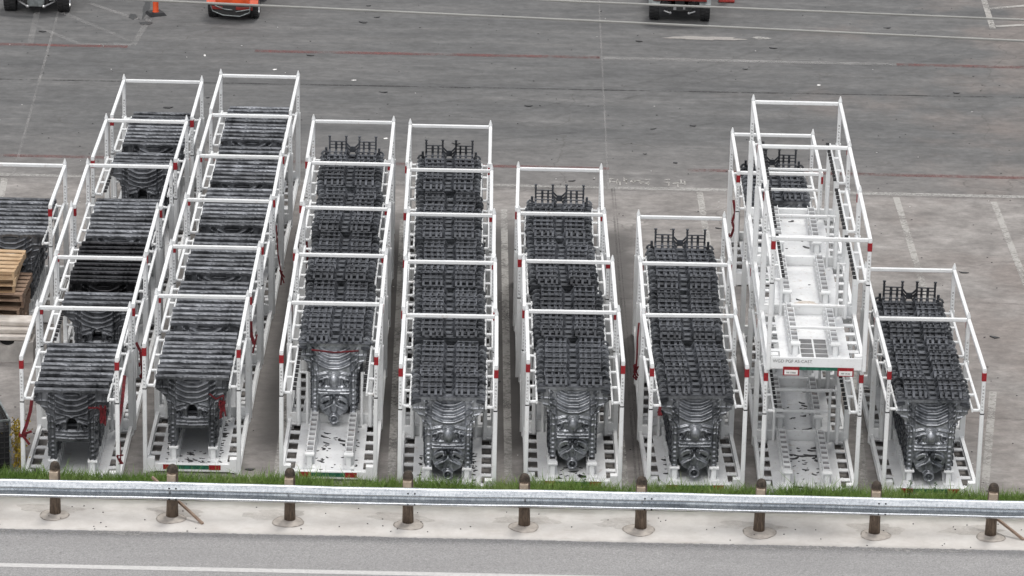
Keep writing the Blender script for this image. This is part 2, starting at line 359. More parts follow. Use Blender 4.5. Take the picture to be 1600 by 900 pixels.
for pts in ([(14.32, 122), (14.22, 117.3)], [(14.33, 119.54), (16.5, 120.4)], [(14.32, 117.55), (16.4, 118.1)]):
    mark('bay_line', pts, .18, M['pwhite'], .009)
# faded stencil strokes beside the pale line
mb = MB()
for gx, gl in ((2.55, 6), (4.05, 3)):
    for i in range(gl):
        x = gx + i * .19
        for _ in range(3):
            a = random.choice((0, 1)); cx, cy = x + random.uniform(-.05, .05), 101.55 + random.uniform(-.25, .25)
            mb.box(cx - (.07 if a else .02), cx + (.07 if a else .02), cy - (.04 if a else .16), cy + (.04 if a else .16), .004, .0125)
structure(mb.build('stencil_marks', M['pwhite']))
M['tyremark'] = mk_paint('tyre_mark', (.05, .05, .05), .42, .66, .15, (.5, .5, 1))
r_ = random.Random(31)
for i in range(16):
    cx, cy, rad = r_.uniform(-16, 16), r_.uniform(103, 112), r_.uniform(8, 30); a0 = r_.uniform(-2.2, -.9); sp = r_.uniform(.2, .5); z_ = .013 + i * .0006
    for off in (0, .95):
        mark('tyre_mark', [(cx + (rad + off) * math.cos(a0 + sp * k / 14), cy + rad * .9 + (rad + off) * math.sin(a0 + sp * k / 14)) for k in range(15)], .13, M['tyremark'], z_ + (.0003 if off else 0))
# pale scraped patch and small spills
def blob(name, cx, cy, rx, ry, mat, z=.012, n=28, jag=.18, sd=0):
    r = random.Random(sd); ph = [r.uniform(0, 6.28) for _ in range(4)]
    pts = []
    for k in range(n):
        a = 2 * math.pi * k / n; q = 1 + jag * (math.sin(2 * a + ph[0]) + .7 * math.sin(5 * a + ph[1]) + .5 * math.sin(9 * a + ph[2])) + r.uniform(-jag, jag) * .5
        pts.append((cx + rx * q * math.cos(a), cy + ry * q * math.sin(a), z))
    return structure(MB().add(pts, [tuple(range(n))]).build(name, mat))
M['scrape'] = mk_paint('scraped_concrete', (.36, .34, .32), .25, .4, .85)
blob('scraped_patch', 5.55, 115.55, .95, .22, M['scrape'], sd=3)
blob('scraped_patch', 7.2, 115.7, .3, .13, M['pwhite2'], sd=5)
blob('scraped_patch', 8.6, 110.9, .06, .06, M['plate'], sd=6)
blob('tar_spill', -11.0, 115.9, .16, .2, M['tar'], sd=8); blob('tar_spill', -11.45, 116.6, .12, .3, M['tar'], sd=9); blob('tar_spill', -11.15, 117.8, .1, 1.1, M['tar'], sd=10)
blob('scraped_patch', -9.0, 112.6, .03, .10, M['plate'], sd=12)
for i, (x, y) in enumerate(((-6.9, 111.3), (-4.6, 110.4), (-3.5, 104.9))): blob('scraped_patch', x, y, .06, .06, M['plate'], sd=20 + i)
# collars of patched concrete around the guardrail posts
POSTS = [(-11.85, 78.0), (-9.41, 78.10), (-6.97, 78.07), (-4.52, 78.02), (-2.06, 78.0), (.36, 78.0), (2.78, 77.97), (5.24, 77.97), (7.64, 77.97), (10.06, 78.0), (12.5, 78.0)]
mb = MB(); mg = MB(); md = MB()
for i, (x, y) in enumerate(POSTS):
    r = random.Random(i * 3 + 1); rx = r.uniform(.27, .33); n = 40
    ws = [1 + .05 * math.sin(3 * 2 * math.pi * k / n + i) + r.uniform(-.02, .02) for k in range(n)]
    cx, cy = x + r.uniform(-.05, .05), y - .08
    ang = [2 * math.pi * k / n for k in range(n)]
    mg.add([(cx + (rx + .03) * q * math.cos(a), cy + (rx + .03) * q * math.sin(a), .011) for a, q in zip(ang, ws)], [tuple(range(n))])
    mb.add([(cx + rx * q * math.cos(a), cy + rx * q * math.sin(a), .0142) for a, q in zip(ang, ws)], [tuple(range(n))])
structure(mg.build('collar_gap', M['crackgap'])); structure(mb.build('collar_patch', M['collar']))
stain = mk_paint('muddy_stain', (.34, .30, .26), .36, .72, .4)
for i, (x, y) in enumerate(POSTS):
    if i % 1 == 0: blob('mud_stain', x - .35 + .2 * (i % 3), y + .28, .6, .28, stain, .0095, sd=40 + i)

# ---------------------------------------------------------------- rack (origin: middle of the front edge on the ground, +y to the rear)
RL = 3.10; H = 2.90; NB = {}
def rack_meshes():
    d = {}
    d['deck'] = MB()
    k = d['deck']
    k.box(-.715, .715, .10, 3.0, .12, .15)
    for sx in (-1, 1):
        a, b_ = sorted((sx * .935, sx * .95)); k.box(a, b_, .10, 3.0, .12, .15)
        a, b_ = sorted((sx * .715, sx * .73)); k.box(a, b_, .10, 3.0, .12, .148)
        a, b_ = sorted((sx * .73, sx * .935))
        ys = [.10, .30] ; y = .30
        for i in range(5):
            y0 = .30 + .55 * i
            # rung, with a lower cross piece seen through each slot
            k.box(a, b_, y0 + .40, min(y0 + .55, 3.0), .125, .148)
            k.box(a + .06, b_ - .02, y0 + .10, y0 + .125, .02, .04); k.box(a + .06, a + .08, y0 + .125, y0 + .30, .02, .04)
        k.box(a, b_, .10, .30, .125, .148)
    d['frame'] = MB(); k = d['frame']
    for sx in (-1, 1):                       # channel-section side beams with foot pads
        a, b_ = sorted((sx * .955, sx * 1.03)); k.box(a, b_, .05, 3.06, .17, .21); k.box(a, b_, .05, 3.06, .04, .07)
        a, b_ = sorted((sx * .955, sx * .975)); k.box(a, b_, .05, 3.06, .07, .17)
        for y in (.02, 3.0): k.box(sx * .97 - .07, sx * .97 + .07, y - .03, y + .11, 0, .04)
    k.cbox(-.955, .955, -.03, .06, .04, .22); k.cbox(-.955, .955, 3.03, 3.13, .04, .36)
    for sx in (-1, 1):
        a, b_ = sorted((sx * .80, sx * .955)); k.cbox(a, b_, -.05, .12, .04, .34)
    d['post_f'] = MB().cbox(-.045, .045, -.045, .045, .0, 1.90).cbox(-.040, .040, -.040, .040, 1.93, 2.862)
    d['joint'] = MB().cbox(-.042, .042, -.042, .042, 1.90, 1.93)
    d['post_b'] = MB().cbox(-.06, .06, -.05, .05, .0, 1.95).cbox(-.043, .043, -.043, .043, 1.95, 2.862)
    d['nub'] = MB().lathe([(.0, .0), (.045, .0), (.045, .03), (.012, .14), (.0, .145)], n=10)
    d['band'] = MB().cbox(-.047, .047, -.047, .047, 2.66, 2.84, .004)
    d['bandmark'] = MB().box(-.02, .012, -.0505, -.046, 2.69, 2.72).box(-.005, .02, -.0505, -.046, 2.735, 2.76).box(-.02, .0, -.0505, -.046, 2.775, 2.80)
    d['toprail'] = MB().cbox(-.04, .04, -.045, RL + .045, 2.862, 2.942)
    d['crossbar'] = MB().cbox(-.957, .957, -.04, .04, 2.862, 2.942)
    # ladder: outer rail, slim inner rail, four rungs
    k = d['ladder'] = MB()
    k.cbox(-.03, .03, .06, 3.03, 1.93, 1.985); k.cbox(.145, .185, .04, 2.95, 1.925, 2.0)
    for y in (.08, .99, 1.92, 2.86): k.cbox(.033, .143, y - .03, y + .045, 1.93, 1.98)
    d['comb'] = MB()
    for i in range(11):
        y = .30 + i * .265
        d['comb'].add([(x, y + dy, z) for x in (.187, .28) for dy, z in ((0, 1.93), (.08, 1.93), (.10, 1.955), (.07, 1.985), (.05, 1.96), (0, 1.96))],
                      [(5, 4, 3, 2, 1, 0), (6, 7, 8, 9, 10, 11)] + [(i_, (i_ + 1) % 6, 6 + (i_ + 1) % 6, 6 + i_) for i_ in range(6)])
    d['comb'].box(.187, .20, .25, 3.0, 1.925, 1.945)
    d['innerleg'] = MB().cbox(-.05, .05, 2.93, 3.02, .15, 1.92).cbox(-.035, .035, 2.80, 2.86, .15, 1.0)
    k = d['rearframe'] = MB()
    k.cbox(-.03, .03, 2.90, 2.96, .152, 1.38); k.cbox(.033, .16, 2.905, 2.955, 1.33, 1.378)
    k = d['crosstie'] = MB(); k.cbox(-.565, .565, 2.905, 2.955, 1.32, 1.38); k.cbox(-.565, .565, 2.905, 2.955, .83, .89)
    # saddle channel: raised toothed rail on a pedestal
    k = d['channel'] = MB()
    k.box(-.07, .07, .48, 3.0, .40, .415)
    for x in (-.078, .064): k.box(x, x + .014, .48, 3.0, .36, .46)
    for i in range(9):
        y = .52 + i * .29
        k.box(-.063, .063, y, y + .035, .416, .462)
        for sx in (-1, 1):
            a, b_ = sorted((sx * .05, sx * .11)); k.add([(a, y, .152), (b_, y, .152), (b_, y + .17, .152), (a, y + .17, .152), (a, y + .04, .36), (b_ - (0 if sx < 0 else .03), y + .04, .36), (b_ - (0 if sx < 0 else .03), y + .13, .36), (a, y + .13, .36)],
                                                      [(0, 3, 2, 1), (4, 5, 6, 7), (0, 1, 5, 4), (1, 2, 6, 5), (2, 3, 7, 6), (3, 0, 4, 7)])
    d['pedestal'] = MB().cbox(-.10, .10, .33, .475, .41, .465).cbox(-.055, .055, .36, .45, .17, .408).box(-.12, .12, .28, .50, .152, .17)
    d['tapered'] = MB().box(-.125, .125, -.036, -.031, .09, .20)
    d['tapeg'] = MB().box(-.368, .358, -.036, -.031, .10, .19)
    r = random.Random(5)
    for key, off in (('post_f', 0), ('post_b', -.15)):
        NB[key] = len(d[key].f); fy = -.0405 if key == 'post_f' else -.0435
        for i in range(8):
            z = 2.52 - i * .075 + off
            d[key].box(-.016, -.008, fy, fy + .0006, z, z + .04); d[key].box(.002, .014, fy, fy + .0006, z + r.choice((0, .03)), z + .035 * r.uniform(.5, 1.2))
    return {k: v.mesh(k) for k, v in d.items()}
RM = rack_meshes()
for k_, mt in dict(deck='deckwhite', frame='white', post_f='white', joint='dark', post_b='white', nub='white', band='red', bandmark='plate', toprail='white', crossbar='white', ladder='white', comb='rubber', innerleg='white',
                   rearframe='white', crosstie='white', channel='galvchan', pedestal='white', tapered='red', tapeg='green').items():
    RM[k_].materials.append(M[mt])
for k_, n_ in NB.items():
    RM[k_].materials.append(M['black'])
    for p in RM[k_].polygons[n_:]: p.material_index = 1
RM['channel'].materials.append(M['deckwhite'])
for p in RM['channel'].polygons[6:]: p.material_index = 1
def part(name, key, parent, loc=(0, 0, 0), mirror=False):
    o = bpy.data.objects.new(name, RM[key]); COL.objects.link(o); o.parent = parent; o.location = [c * S for c in loc]
    if mirror: o.rotation_euler = (0, 0, math.pi)
    return o
def mirror_mesh(key):
    me = RM[key].copy(); me.transform(Matrix.Scale(-1, 4, (1, 0, 0))); me.flip_normals(); RM[key + '_m'] = me
for k_ in ('ladder', 'comb', 'rearframe'): mirror_mesh(k_)
GROUP_RACK = 'white steel racks standing in rows'
def rack(x, y, z, yaw, label, bar='back', frame='back', comb=True, tape=False):
    e = empty('storage_rack', (x, y, z), -yaw, label=' '.join(label.replace('only partly filled with castings', 'partly filled').split()), cat='storage rack', group=GROUP_RACK)
    part('deck', 'deck', e); fr = part('base_frame', 'frame', e)
    if tape: part('marker_tape', 'tapered', fr, (-.495, 0, 0)); part('marker_tape', 'tapered', fr, (.485, 0, 0)); part('marker_tape', 'tapeg', fr)
    for sx in (-1, 1):
        p = part('post', 'post_f', e, (sx, 0, 0)); part('joint', 'joint', p); b_ = part('reflective_band', 'band', p)
        p2 = part('post', 'post_b', e, (sx, RL, 0)); q = part('cone_tip', 'nub', p2, (0, 0, 2.942))
        part('top_rail', 'toprail', e, (sx, 0, 0))
        part('side_ladder', 'ladder' if sx < 0 else 'ladder_m', e, (sx * .965, 0, 0))
        if comb: part('rubber_comb', 'comb' if sx < 0 else 'comb_m', e, (sx * .99, 0, 0))
        part('ladder_leg', 'innerleg', e, (sx * .79, 0, 0))
        c_ = part('saddle_channel', 'channel', e, (sx * .42, 0, 0)); part('pedestal', 'pedestal', c_)
    if bar in ('back', 'both'): part('crossbar', 'crossbar', e, (0, RL, 0))
    if bar in ('front', 'both'): part('crossbar', 'crossbar', e, (0, 0, -.01))
    for sx in (-1, 1): part('inner_post', 'rearframe' if sx > 0 else 'rearframe_m', e, (sx * .60, 0, 0))
    if frame == 'ties': part('cross_tie', 'crosstie', e)
    if frame == 'front': part('cross_tie', 'crosstie', e, (0, 3.25 - .1, 0), True)
    return e

# ---------------------------------------------------------------- castings
def casting_mesh(kind, spikes=False):
    dx = .0145; xs = np.arange(-.80, .8001, dx); zs = np.arange(.20, (2.1101 if kind == 'A' else 2.0901), dx)
    Xg, Zg = np.meshgrid(xs, zs); ax = np.abs(Xg)
    wz = np.interp(Zg, [.2, .44, .46, .6, 1.2, 1.40, 1.54, 1.62, 1.69, 1.74, 1.78, 2.12], [.0, .0, .475, .485, .50, .535, .575, .62, .70, .765, .775, .775])
    wz = wz + .012 * np.sin(Zg * 55)
    mask = ax < wz
    if kind == 'A': zs_top = 2.11
    if kind == 'A':
        neck = np.interp(Zg, [.2, .38, .44, .50, .58, .9], [0, .12, .22, .29, .325, .36])
        shield = (ax < neck) & (Zg < .95)
        gap = (ax < .345) & (Zg < .62) & ~shield
        mask &= ~gap
        mask |= shield & (Zg > .36)
        boss = (Xg ** 2 + (Zg - .35) ** 2) < .125 ** 2
        mask |= boss
    else:
        hole = (ax < .335) & (Zg < .90) & ~((ax > .27) & (Zg > .84) & (((ax - .27) ** 2 + (Zg - .84) ** 2) > .065 ** 2))
        mask &= ~hole
        mask &= ~((ax < np.interp(Zg, [1.19, 1.33, 1.41, 1.44], [.105, .095, .055, .0])) & (Zg > 1.19) & (Zg < 1.44))
    def g(d, s): return np.exp(-(d / s) ** 2)
    def sm(x_, a, b_): q = np.clip((x_ - a) / (b_ - a), 0, 1); return q * q * (3 - 2 * q)
    D = np.zeros_like(Xg)
    D += .09 * sm(.36 - ax, -.02, .02) * sm(Zg, .86, .92)                        # centre body proud of the legs
    D += .045 * (np.abs(ax - .475) < .018) * (Zg < 1.45)                          # leg flanges
    D += .045 * (np.abs(ax - .37) < .014) * (Zg < 1.45)
    leg = (ax > .384) & (ax < .458) & (Zg < 1.05)                                # pocket ladders down the legs
    D += np.where(leg, .022 * (((Zg - .45) % .10) < .035), 0)
    s_ = sm(Zg, 1.35, 1.9); xr = .375 + .13 * sm(Zg, 1.35, 1.65)                                  # shoulder ribs
    D += .05 * g(ax - xr, .014) * (Zg > 1.32)
    for zz in (1.20, 1.33, 1.47, 1.62): D += .035 * g(Zg - zz - .25 * (ax - .45), .010) * (ax > xr)
    D += .05 * g(Zg - 1.80, .014) * (ax > xr) + .03 * (Zg > 1.80) * (ax > xr) * (np.abs(ax - .66) > .02)
    # broad flat-bottomed folds in the saddle, each stepping out below the one above
    env = sm(xr - ax, .0, .04) * sm(Zg - .25 * ax, 1.44, 1.50)
    ph = Zg - .60 * np.maximum(ax - .10, 0) ** 1.25
    per = .118; fr = ((ph - 1.44) / per) % 1
    if kind == 'A': D += env * .085 * sm(fr, .0, .80) * (1 - sm(fr, .82, .98)) - .16 * sm(Zg, 1.45, 2.05) * sm(xr - ax, 0, .12)
    else: D += env * .075 * sm(fr, .0, .40) * (1 - sm(fr, .55, 1.0)) - .05 * sm(Zg, 1.45, 2.05) * sm(xr - ax, 0, .12)
    # shoulders, eyes and tunnel
    ze = 1.26 if kind == 'B' else 1.20
    for zz, am in ((ze + .23, .05), (ze + .135, .05)): D += am * sm(-(Zg - zz + .8 * (ax - .10) ** 2), -.012, .006) * sm(Zg - (zz - .055) + .8 * (ax - .1) ** 2, -.02, .02) * sm(ax, .11, .15) * sm(.36 - ax, 0, .03)
    D -= .06 * (((ax - .265) / .065) ** 2 + ((Zg - ze) / .075) ** 2 < 1)
    D += .10 * (((ax - .285) ** 2 + (Zg - ze + .03) ** 2) < .034 ** 2) - .08 * (((ax - .285) ** 2 + (Zg - ze + .03) ** 2) < .013 ** 2)
    D += .045 * g(np.sqrt(((ax - .265) / .078) ** 2 + ((Zg - ze) / .09) ** 2) - 1, .14) * (ax < .36)
    D += .05 * g(np.sqrt((Xg / .135) ** 2 + ((Zg - ze - .02) / .20) ** 2) - 1, .09) * (Zg > ze - .09)
    if kind == 'A': D += .13 * np.sqrt(np.clip(1 - (Xg / .12) ** 2 - ((Zg - ze - .02) / .18) ** 2, 0, 1)) * (Zg > ze - .10)
    for zz in (ze - .115, ze - .20, ze - .27): D += .055 * (np.abs(Zg - zz - .05 * ax) < .018) * (ax < .355)
    if kind == 'A':
        inner = (ax < .35) & (Zg < .93) & (Zg > .36)
        P = np.zeros_like(D) + .03 + .03 * sm(.33 - ax, 0, .03)
        def ell(cx_, cz_, rx_, rz_, tl):
            u = (ax - cx_) * math.cos(tl) + (Zg - cz_) * math.sin(tl); v_ = -(ax - cx_) * math.sin(tl) + (Zg - cz_) * math.cos(tl)
            return np.sqrt((u / rx_) ** 2 + (v_ / rz_) ** 2)
        P += .09 * sm(1.1 - ell(.175, .79, .15, .085, -.35), 0, .2) - .13 * sm(1.0 - ell(.19, .725, .10, .036, -.6), 0, .3)
        P += .08 * sm(1.1 - ell(.17, .60, .13, .026, -.5), 0, .3) + .05 * sm(1.1 - ell(.235, .52, .06, .02, -.4), 0, .4) + .05 * sm(1.1 - ell(0, .60, .085, .16, 0), 0, .5)
        P -= .09 * ((ax < .085) & (Zg > .80) & (Zg < .885)); P += .05 * (ax < .10) * g(Zg - .795, .012) + .05 * g(ax - .045, .008) * (Zg > .80) * (Zg < .885)
        D = np.where(inner, P, D)
        rr = np.sqrt(Xg ** 2 + (Zg - .35) ** 2)
        D = np.where(rr < .125, .06 + .12 * sm(rr, .05, .075) * (1 - .6 * sm(rr, .10, .125)) + .07 * sm(.035 - rr, 0, .01), D)
    r2 = np.random.default_rng(3 if kind == 'A' else 4)
    D += r2.normal(0, .001, D.shape)
    top = Zg > 1.97
    D = np.where(top & (ax < .77), .03, D)
    # build: front skin plus a back skin closed round the outline
    back = .03 + .12 * (ax > .36) * (Zg < 1.3) 
    nz, nx = Xg.shape; cell = mask[:-1, :-1] & mask[1:, :-1] & mask[:-1, 1:] & mask[1:, 1:]
    idf = np.arange(nz * nx).reshape(nz, nx); idb = idf + nz * nx
    vs = np.concatenate([np.stack([Xg.ravel(), -D.ravel(), Zg.ravel()], 1), np.stack([Xg.ravel(), back.ravel(), Zg.ravel()], 1)])
    fs = []
    zi, xi = np.nonzero(cell)
    for i, j in zip(zi, xi):
        fs.append((idf[i, j], idf[i, j + 1], idf[i + 1, j + 1], idf[i + 1, j]))
        # coarse back face
        fs.append((idb[i, j], idb[i + 1, j], idb[i + 1, j + 1], idb[i, j + 1]))
        for di, dj, a, b_ in ((-1, 0, (i, j), (i, j + 1)), (1, 0, (i + 1, j + 1), (i + 1, j)), (0, -1, (i + 1, j), (i, j)), (0, 1, (i, j + 1), (i + 1, j + 1))):
            ii, jj = i + di, j + dj
            if ii < 0 or jj < 0 or ii >= cell.shape[0] or jj >= cell.shape[1] or not cell[ii, jj]:
                fs.append((idf[a], idb[a], idb[b_], idf[b_]))
    used = np.unique(np.array([q for f in fs for q in f])); mp = -np.ones(len(vs), int); mp[used] = np.arange(len(used))
    mb = MB(); mb.v = [tuple(p) for p in vs[used]]; mb.f = [tuple(int(mp[q]) for q in f) for f in fs]
    nsm = len(mb.f)
    ex = MB(); hk = MB()
    if kind == 'B':
        # rolled top beam with five humps
        n = 56
        prof = [(.01, -.06), (.02, .0), (.0, .03), (-.045, .038), (-.075, .015), (-.07, -.045), (-.03, -.06)]
        vs = []
        for i in range(n + 1):
            x = -.785 + 1.57 * i / n; a = abs(x)
            hump = .022 * math.cos(x * 2 * math.pi / .52) ; lump = -.03 if .19 < a < .30 else (-.022 if .47 < a < .53 else 0)
            for y, z in prof: vs.append((x, y * (1 + .35 * hump / .022 * .3) - (.02 if a < .2 else 0), 2.055 + z + (hump + lump) * (.35 if z > 0 else 1.2) + .004 * math.sin(x * 61)))
        m_ = len(prof)
        fs = [(i * m_ + k, i * m_ + (k + 1) % m_, (i + 1) * m_ + (k + 1) % m_, (i + 1) * m_ + k) for i in range(n) for k in range(m_)] + [tuple(range(m_)), tuple(range(n * m_ + m_ - 1, n * m_ - 1, -1))]
        fs = [f[::-1] for f in fs]
        ex.add(vs, fs)
        for sx in (-1, 1):
            for zz in (1.55, 1.35, 1.15, .95, .75, .55): ex.box(*sorted((sx * .46, sx * .53)), -.02, .20, zz, zz + .10)
            ex.box(*sorted((sx * .70, sx * .80)), -.06, .10, 1.80, 1.87)
    else:
        ex.cbox(-.77, .77, -.13, .03, 2.095, 2.12, .008)                              # shelf
        Zt = 2.29
        for sx in (-1, 1):
            for x, tall, hw_ in ((.575, 1, .022), (.415, 0, .028), (.275, 0, .024), (.165, 1, .022)):
                ex.cbox(sx * x - hw_, sx * x + hw_, -.045, .02, 2.10, Zt + ((.30 if tall else .15) if spikes else (.01 if tall else -.005)), .008)
            for x in (.575, .415, .275, .165): ex.bar((sx * x, .0, 2.275), (sx * x, -.17, 2.155), .052, .03)
            a, b_ = sorted((sx * .553, sx * .187)); ex.cbox(a, b_, -.022, .008, Zt - .010, Zt + .012, .006)
            if spikes:
                for zz in (Zt + .085, Zt + .165): ex.cbox(a, b_, -.022, .008, zz - .012, zz + .012, .006)
                for q in (0, .08, .16): ex.bar((sx * .165, -.02, Zt + .13 - q), (sx * .07, -.02, Zt + .03 - q), .03, .04)
                ex.cbox(*sorted((sx * .075, 0)), -.04, 0, Zt - .10, Zt + .045, .006)
                ex.cbox(sx * .66 - .03, sx * .66 + .03, -.04, .01, 2.12, 2.30, .01)
            for x in ((.575, .165) if spikes else ()): ex.cbox(sx * x - .035, sx * x + .035, -.05, .005, Zt + .295, Zt + .32, .006); ex.cbox(sx * x - .03, sx * x + .03, -.05, .005, Zt + .22, Zt + .24, .006)
            ex.bar((sx * .165, -.02, 2.28), (sx * .075, -.07, 2.16), .05, .03, up=(0, 1, 0)); ex.bar((sx * .16, .0, 2.20), (sx * .08, -.10, 2.11), .04, .025)
            # edge hooks
            pts = [(sx * .61, -.02, 2.12), (sx * .65, -.05, 2.19), (sx * .70, -.06, 2.215), (sx * .75, -.04, 2.18), (sx * .78, -.02, 2.11)]
            for p, q in zip(pts[:-1], pts[1:]): hk.bar(p, q, .05, .022, up=(0, 1, 0))
            ex.bar((sx * .60, -.02, 1.98), (sx * .80, -.10, 1.95), .08, .06)
            for zz in (1.86, 1.6, 1.45, 1.3, 1.15, 1.0, .85, .7, .55): ex.box(*sorted((sx * (.46 if zz < 1.7 else .70), sx * (.52 if zz < 1.7 else .80))), -.02, .19, zz, zz + .07)
    mb.add(ex.v, ex.f); nhk = len(mb.f); mb.add(hk.v, hk.f)
    me = mb.mesh('casting_' + ('grid' if kind == 'A' else 'bar'))
    me.materials.append(M['castA' if kind == 'A' else 'castB']); me.materials.append(M['castAtop'])
    for i, p in enumerate(me.polygons):
        p.use_smooth = i < nsm and abs(p.normal.y) > .2
        if nhk > i >= nsm and kind == 'A': p.material_index = 1
    return me
CB = casting_mesh('B'); CA = casting_mesh('A'); CAS = casting_mesh('A', True)
CD = CB.copy(); CD.materials.clear(); CD.materials.append(M['castD']); CD.materials.append(M['castD'])
ORD = ['front', 'second', 'third', 'fourth', 'fifth', 'sixth', 'seventh', 'eighth', 'ninth', 'tenth', 'eleventh', 'twelfth']
ROWN = {0: 'the cut-off row at the left edge', 1: 'the first full row from the left', 2: 'the second full row from the left', 3: 'the third full row from the left', 4: 'the middle row',
        5: 'the row right of the middle one', 6: 'the row left of the two-tier racks', 7: 'the two-tier row', 8: 'the rightmost row'}
NEARN = {1: 'nearest', 2: 'second nearest', 3: 'third nearest', 4: 'fourth nearest', 5: 'fifth nearest', 6: 'farthest'}
def castings(x, y, yaw, kind, idx, row, rk, z=0, last=False):
    mm = {'A': CA, 'B': CB, 'D': CD}[kind]
    adj = {'A': 'grid-topped casting', 'B': 'ribbed casting', 'D': 'oily black casting'}[kind]
    for n, i in enumerate(idx):
        yl = .41 + i * (.31 if kind == 'A' else .297); me = CAS if (kind == 'A' and last and n == len(idx) - 1) else mm
        o = bpy.data.objects.new('aluminium_casting', me); COL.objects.link(o)
        jx, jz = random.uniform(-.02, .02), random.uniform(-.015, .012)
        c_, s_ = math.cos(-yaw), math.sin(-yaw)
        o.location = ((x + jx * c_ - yl * s_) * S, (y + jx * s_ + yl * c_) * S, (z + jz) * S)
        o.rotation_euler = (R(random.uniform(-.4, .4)), R(random.uniform(-.3, .3)), -yaw + R(random.uniform(-.6, .6)))
        o['label'] = f"{ORD[n]} {adj} in {rk} rack of {ROWN[row]}"
        o['category'] = 'metal casting'; o['group'] = 'metal castings standing upright in the racks'

# rows of racks: (x, rear y, yaw) per rack, kind of casting, filled slots
FULL = list(range(10))
ROWS = {
 1: [(-9.26, 82.72, -.007, 'B', FULL), (-9.25, 86.10, -.009, 'B', [7, 8, 9]), (-9.28, 89.60, -.005, 'D', FULL), (-9.25, 92.90, -.005, 'B', FULL), (-9.18, 96.60, .005, 'B', [6, 7, 8, 9]), (-9.08, 100.1, .0, 'B', FULL)],
 2: [(-6.77, 83.64, -.006, 'B', FULL), (-6.74, 87.00, .0, 'B', FULL), (-6.69, 90.41, .005, 'B', FULL), (-6.67, 93.85, -.004, 'B', FULL), (-6.63, 97.24, .006, 'B', FULL), (-6.64, 100.75, .006, 'B', FULL)],
 3: [(-3.84, 83.38, -.003, 'A', [8, 9]), (-3.86, 86.63, -.006, 'A', FULL), (-3.90, 90.02, .008, 'A', FULL), (-3.95, 93.47, .008, 'A', FULL), (-4.04, 96.91, -.004, 'A', FULL[:9])],
 4: [(-1.32, 82.74, -.009, 'A', FULL), (-1.39, 86.31, -.012, 'A', FULL), (-1.45, 89.71, -.008, 'A', FULL), (-1.55, 93.11, -.009, 'A', FULL), (-1.62, 96.71, -.006, 'A', FULL[:9])],
 5: [(1.33, 83.16, -.014, 'A', [1, 2, 3, 4, 5, 6, 7, 8, 9]), (1.25, 86.52, -.010, 'A', FULL), (1.12, 89.94, -.014, 'A', FULL), (1.09, 93.35, .003, 'A', FULL[:9])],
 6: [(3.87, 83.09, -.035, 'A', FULL), (3.88, 86.53, -.002, 'A', FULL), (3.91, 89.85, -.002, 'A', FULL)],
 8: [(8.95, 83.18, -.009, 'A', FULL), (8.95, 86.46, -.004, 'A', FULL)],
}
RK = {}
for row, lst in ROWS.items():
    for i, (x, yb, yaw, kind, idx) in enumerate(lst):
        yf = yb - RL * math.cos(yaw); xf = x - RL * math.sin(yaw)
        near = NEARN[i + 1] if i + 1 < len(lst) or i == 0 else 'farthest'
        near_ = near
        what = {'B': 'full of ribbed castings', 'A': 'full of grid-topped castings', 'D': 'full of oily black castings'}[kind] if len(idx) > 8 else ('with a mostly empty white deck' if len(idx) < 3 else 'only partly filled with castings')
        RK[(row, i + 1)] = rack(xf, yf, 0, yaw, f"{near} rack of {ROWN[row]}, {what}", bar='none' if (row, i) == (1, 2) else 'back', comb=True, tape=(i == 0))
        castings(xf, yf, yaw, kind, idx, row, near, last=(i == len(lst) - 1))
# partly cut-off rack at the left edge
rack(-11.79, 89.72, 0, 0, 'white rack cut off by the left edge, behind the pallet stack'); castings(-11.79, 89.72, 0, 'B', FULL, 0, 'the only')
# two-tier row: three racks with three more stacked on top, all empty, and a filled rack behind a gap
UZ = H + .045
for i, (y, l) in enumerate(((79.83, 'nearest'), (83.12, 'second'), (86.52, 'rear'))):
    RK[(7, i + 1)] = rack(6.37 + i * .02, y, 0, .004, f"empty {l} white rack on the ground under the upper tier of stacked racks", frame='ties')
for i, (x, y, l) in enumerate(((6.40, 79.75, 'nearest'), (6.41, 83.02, 'second'), (6.44, 86.43, 'rear'))):
    r_ = rack(x, y, UZ, .005, f"empty {l} white rack of the upper tier, stacked on another rack", bar='front' if i == 0 else 'back', frame='front' if i == 0 else 'ties')
    RK[(9, i + 1)] = r_
rA = rack(6.41, 93.45, 0, -.004, 'white rack of dark castings standing alone behind the two-tier racks', bar='both', tape=True)
castings(6.41, 93.45, -.004, 'A', FULL[:9], 7, 'the lone rear', last=True); RK[(7, 9)] = rA

# nameplate beam with text on the nearest upper rack
u1 = RK[(9, 1)]
sg = MB().cbox(-.95, .95, -.075, -.033, .03, .30).build('front_beam', M['white'], u1)
MB().box(-.66, .64, -.079, -.0755, .02, .09).build('green_strip', M['green'], sg)
for x, s_ in ((-.52, 'MF 17000'), (.62, 'MF 17.24')):
    p = MB().box(x - .17, x + .17, -.088, -.080, -.10, .09).build('red_plate', M['red'], u1); MB().box(x - .14, x + .14, -.093, -.0885, -.08, .02).build('paper_label', M['plate'], p)
def text(name, s_, size, loc, mat, parent, rz=0):
    c_ = bpy.data.curves.new('tmp', 'FONT'); c_.body = s_; c_.size = size * S; c_.extrude = .001; c_.align_x = 'CENTER'
    o = bpy.data.objects.new('tmp', c_); COL.objects.link(o); dg = bpy.context.evaluated_depsgraph_get()
    me = bpy.data.meshes.new_from_object(o.evaluated_get(dg)); COL.objects.unlink(o); bpy.data.objects.remove(o)
    me.materials.clear(); t_ = link(name, me, mat, parent); t_.rotation_euler = (R(90), 0, rz); t_.location = [q * S for q in loc]; return t_
text('stencilled_text', 'WGD PGF AS-CAST', .095, (-.50, -.0772, .18), simple('faded_stencil_ink', (.16, .16, .16), .7), u1)
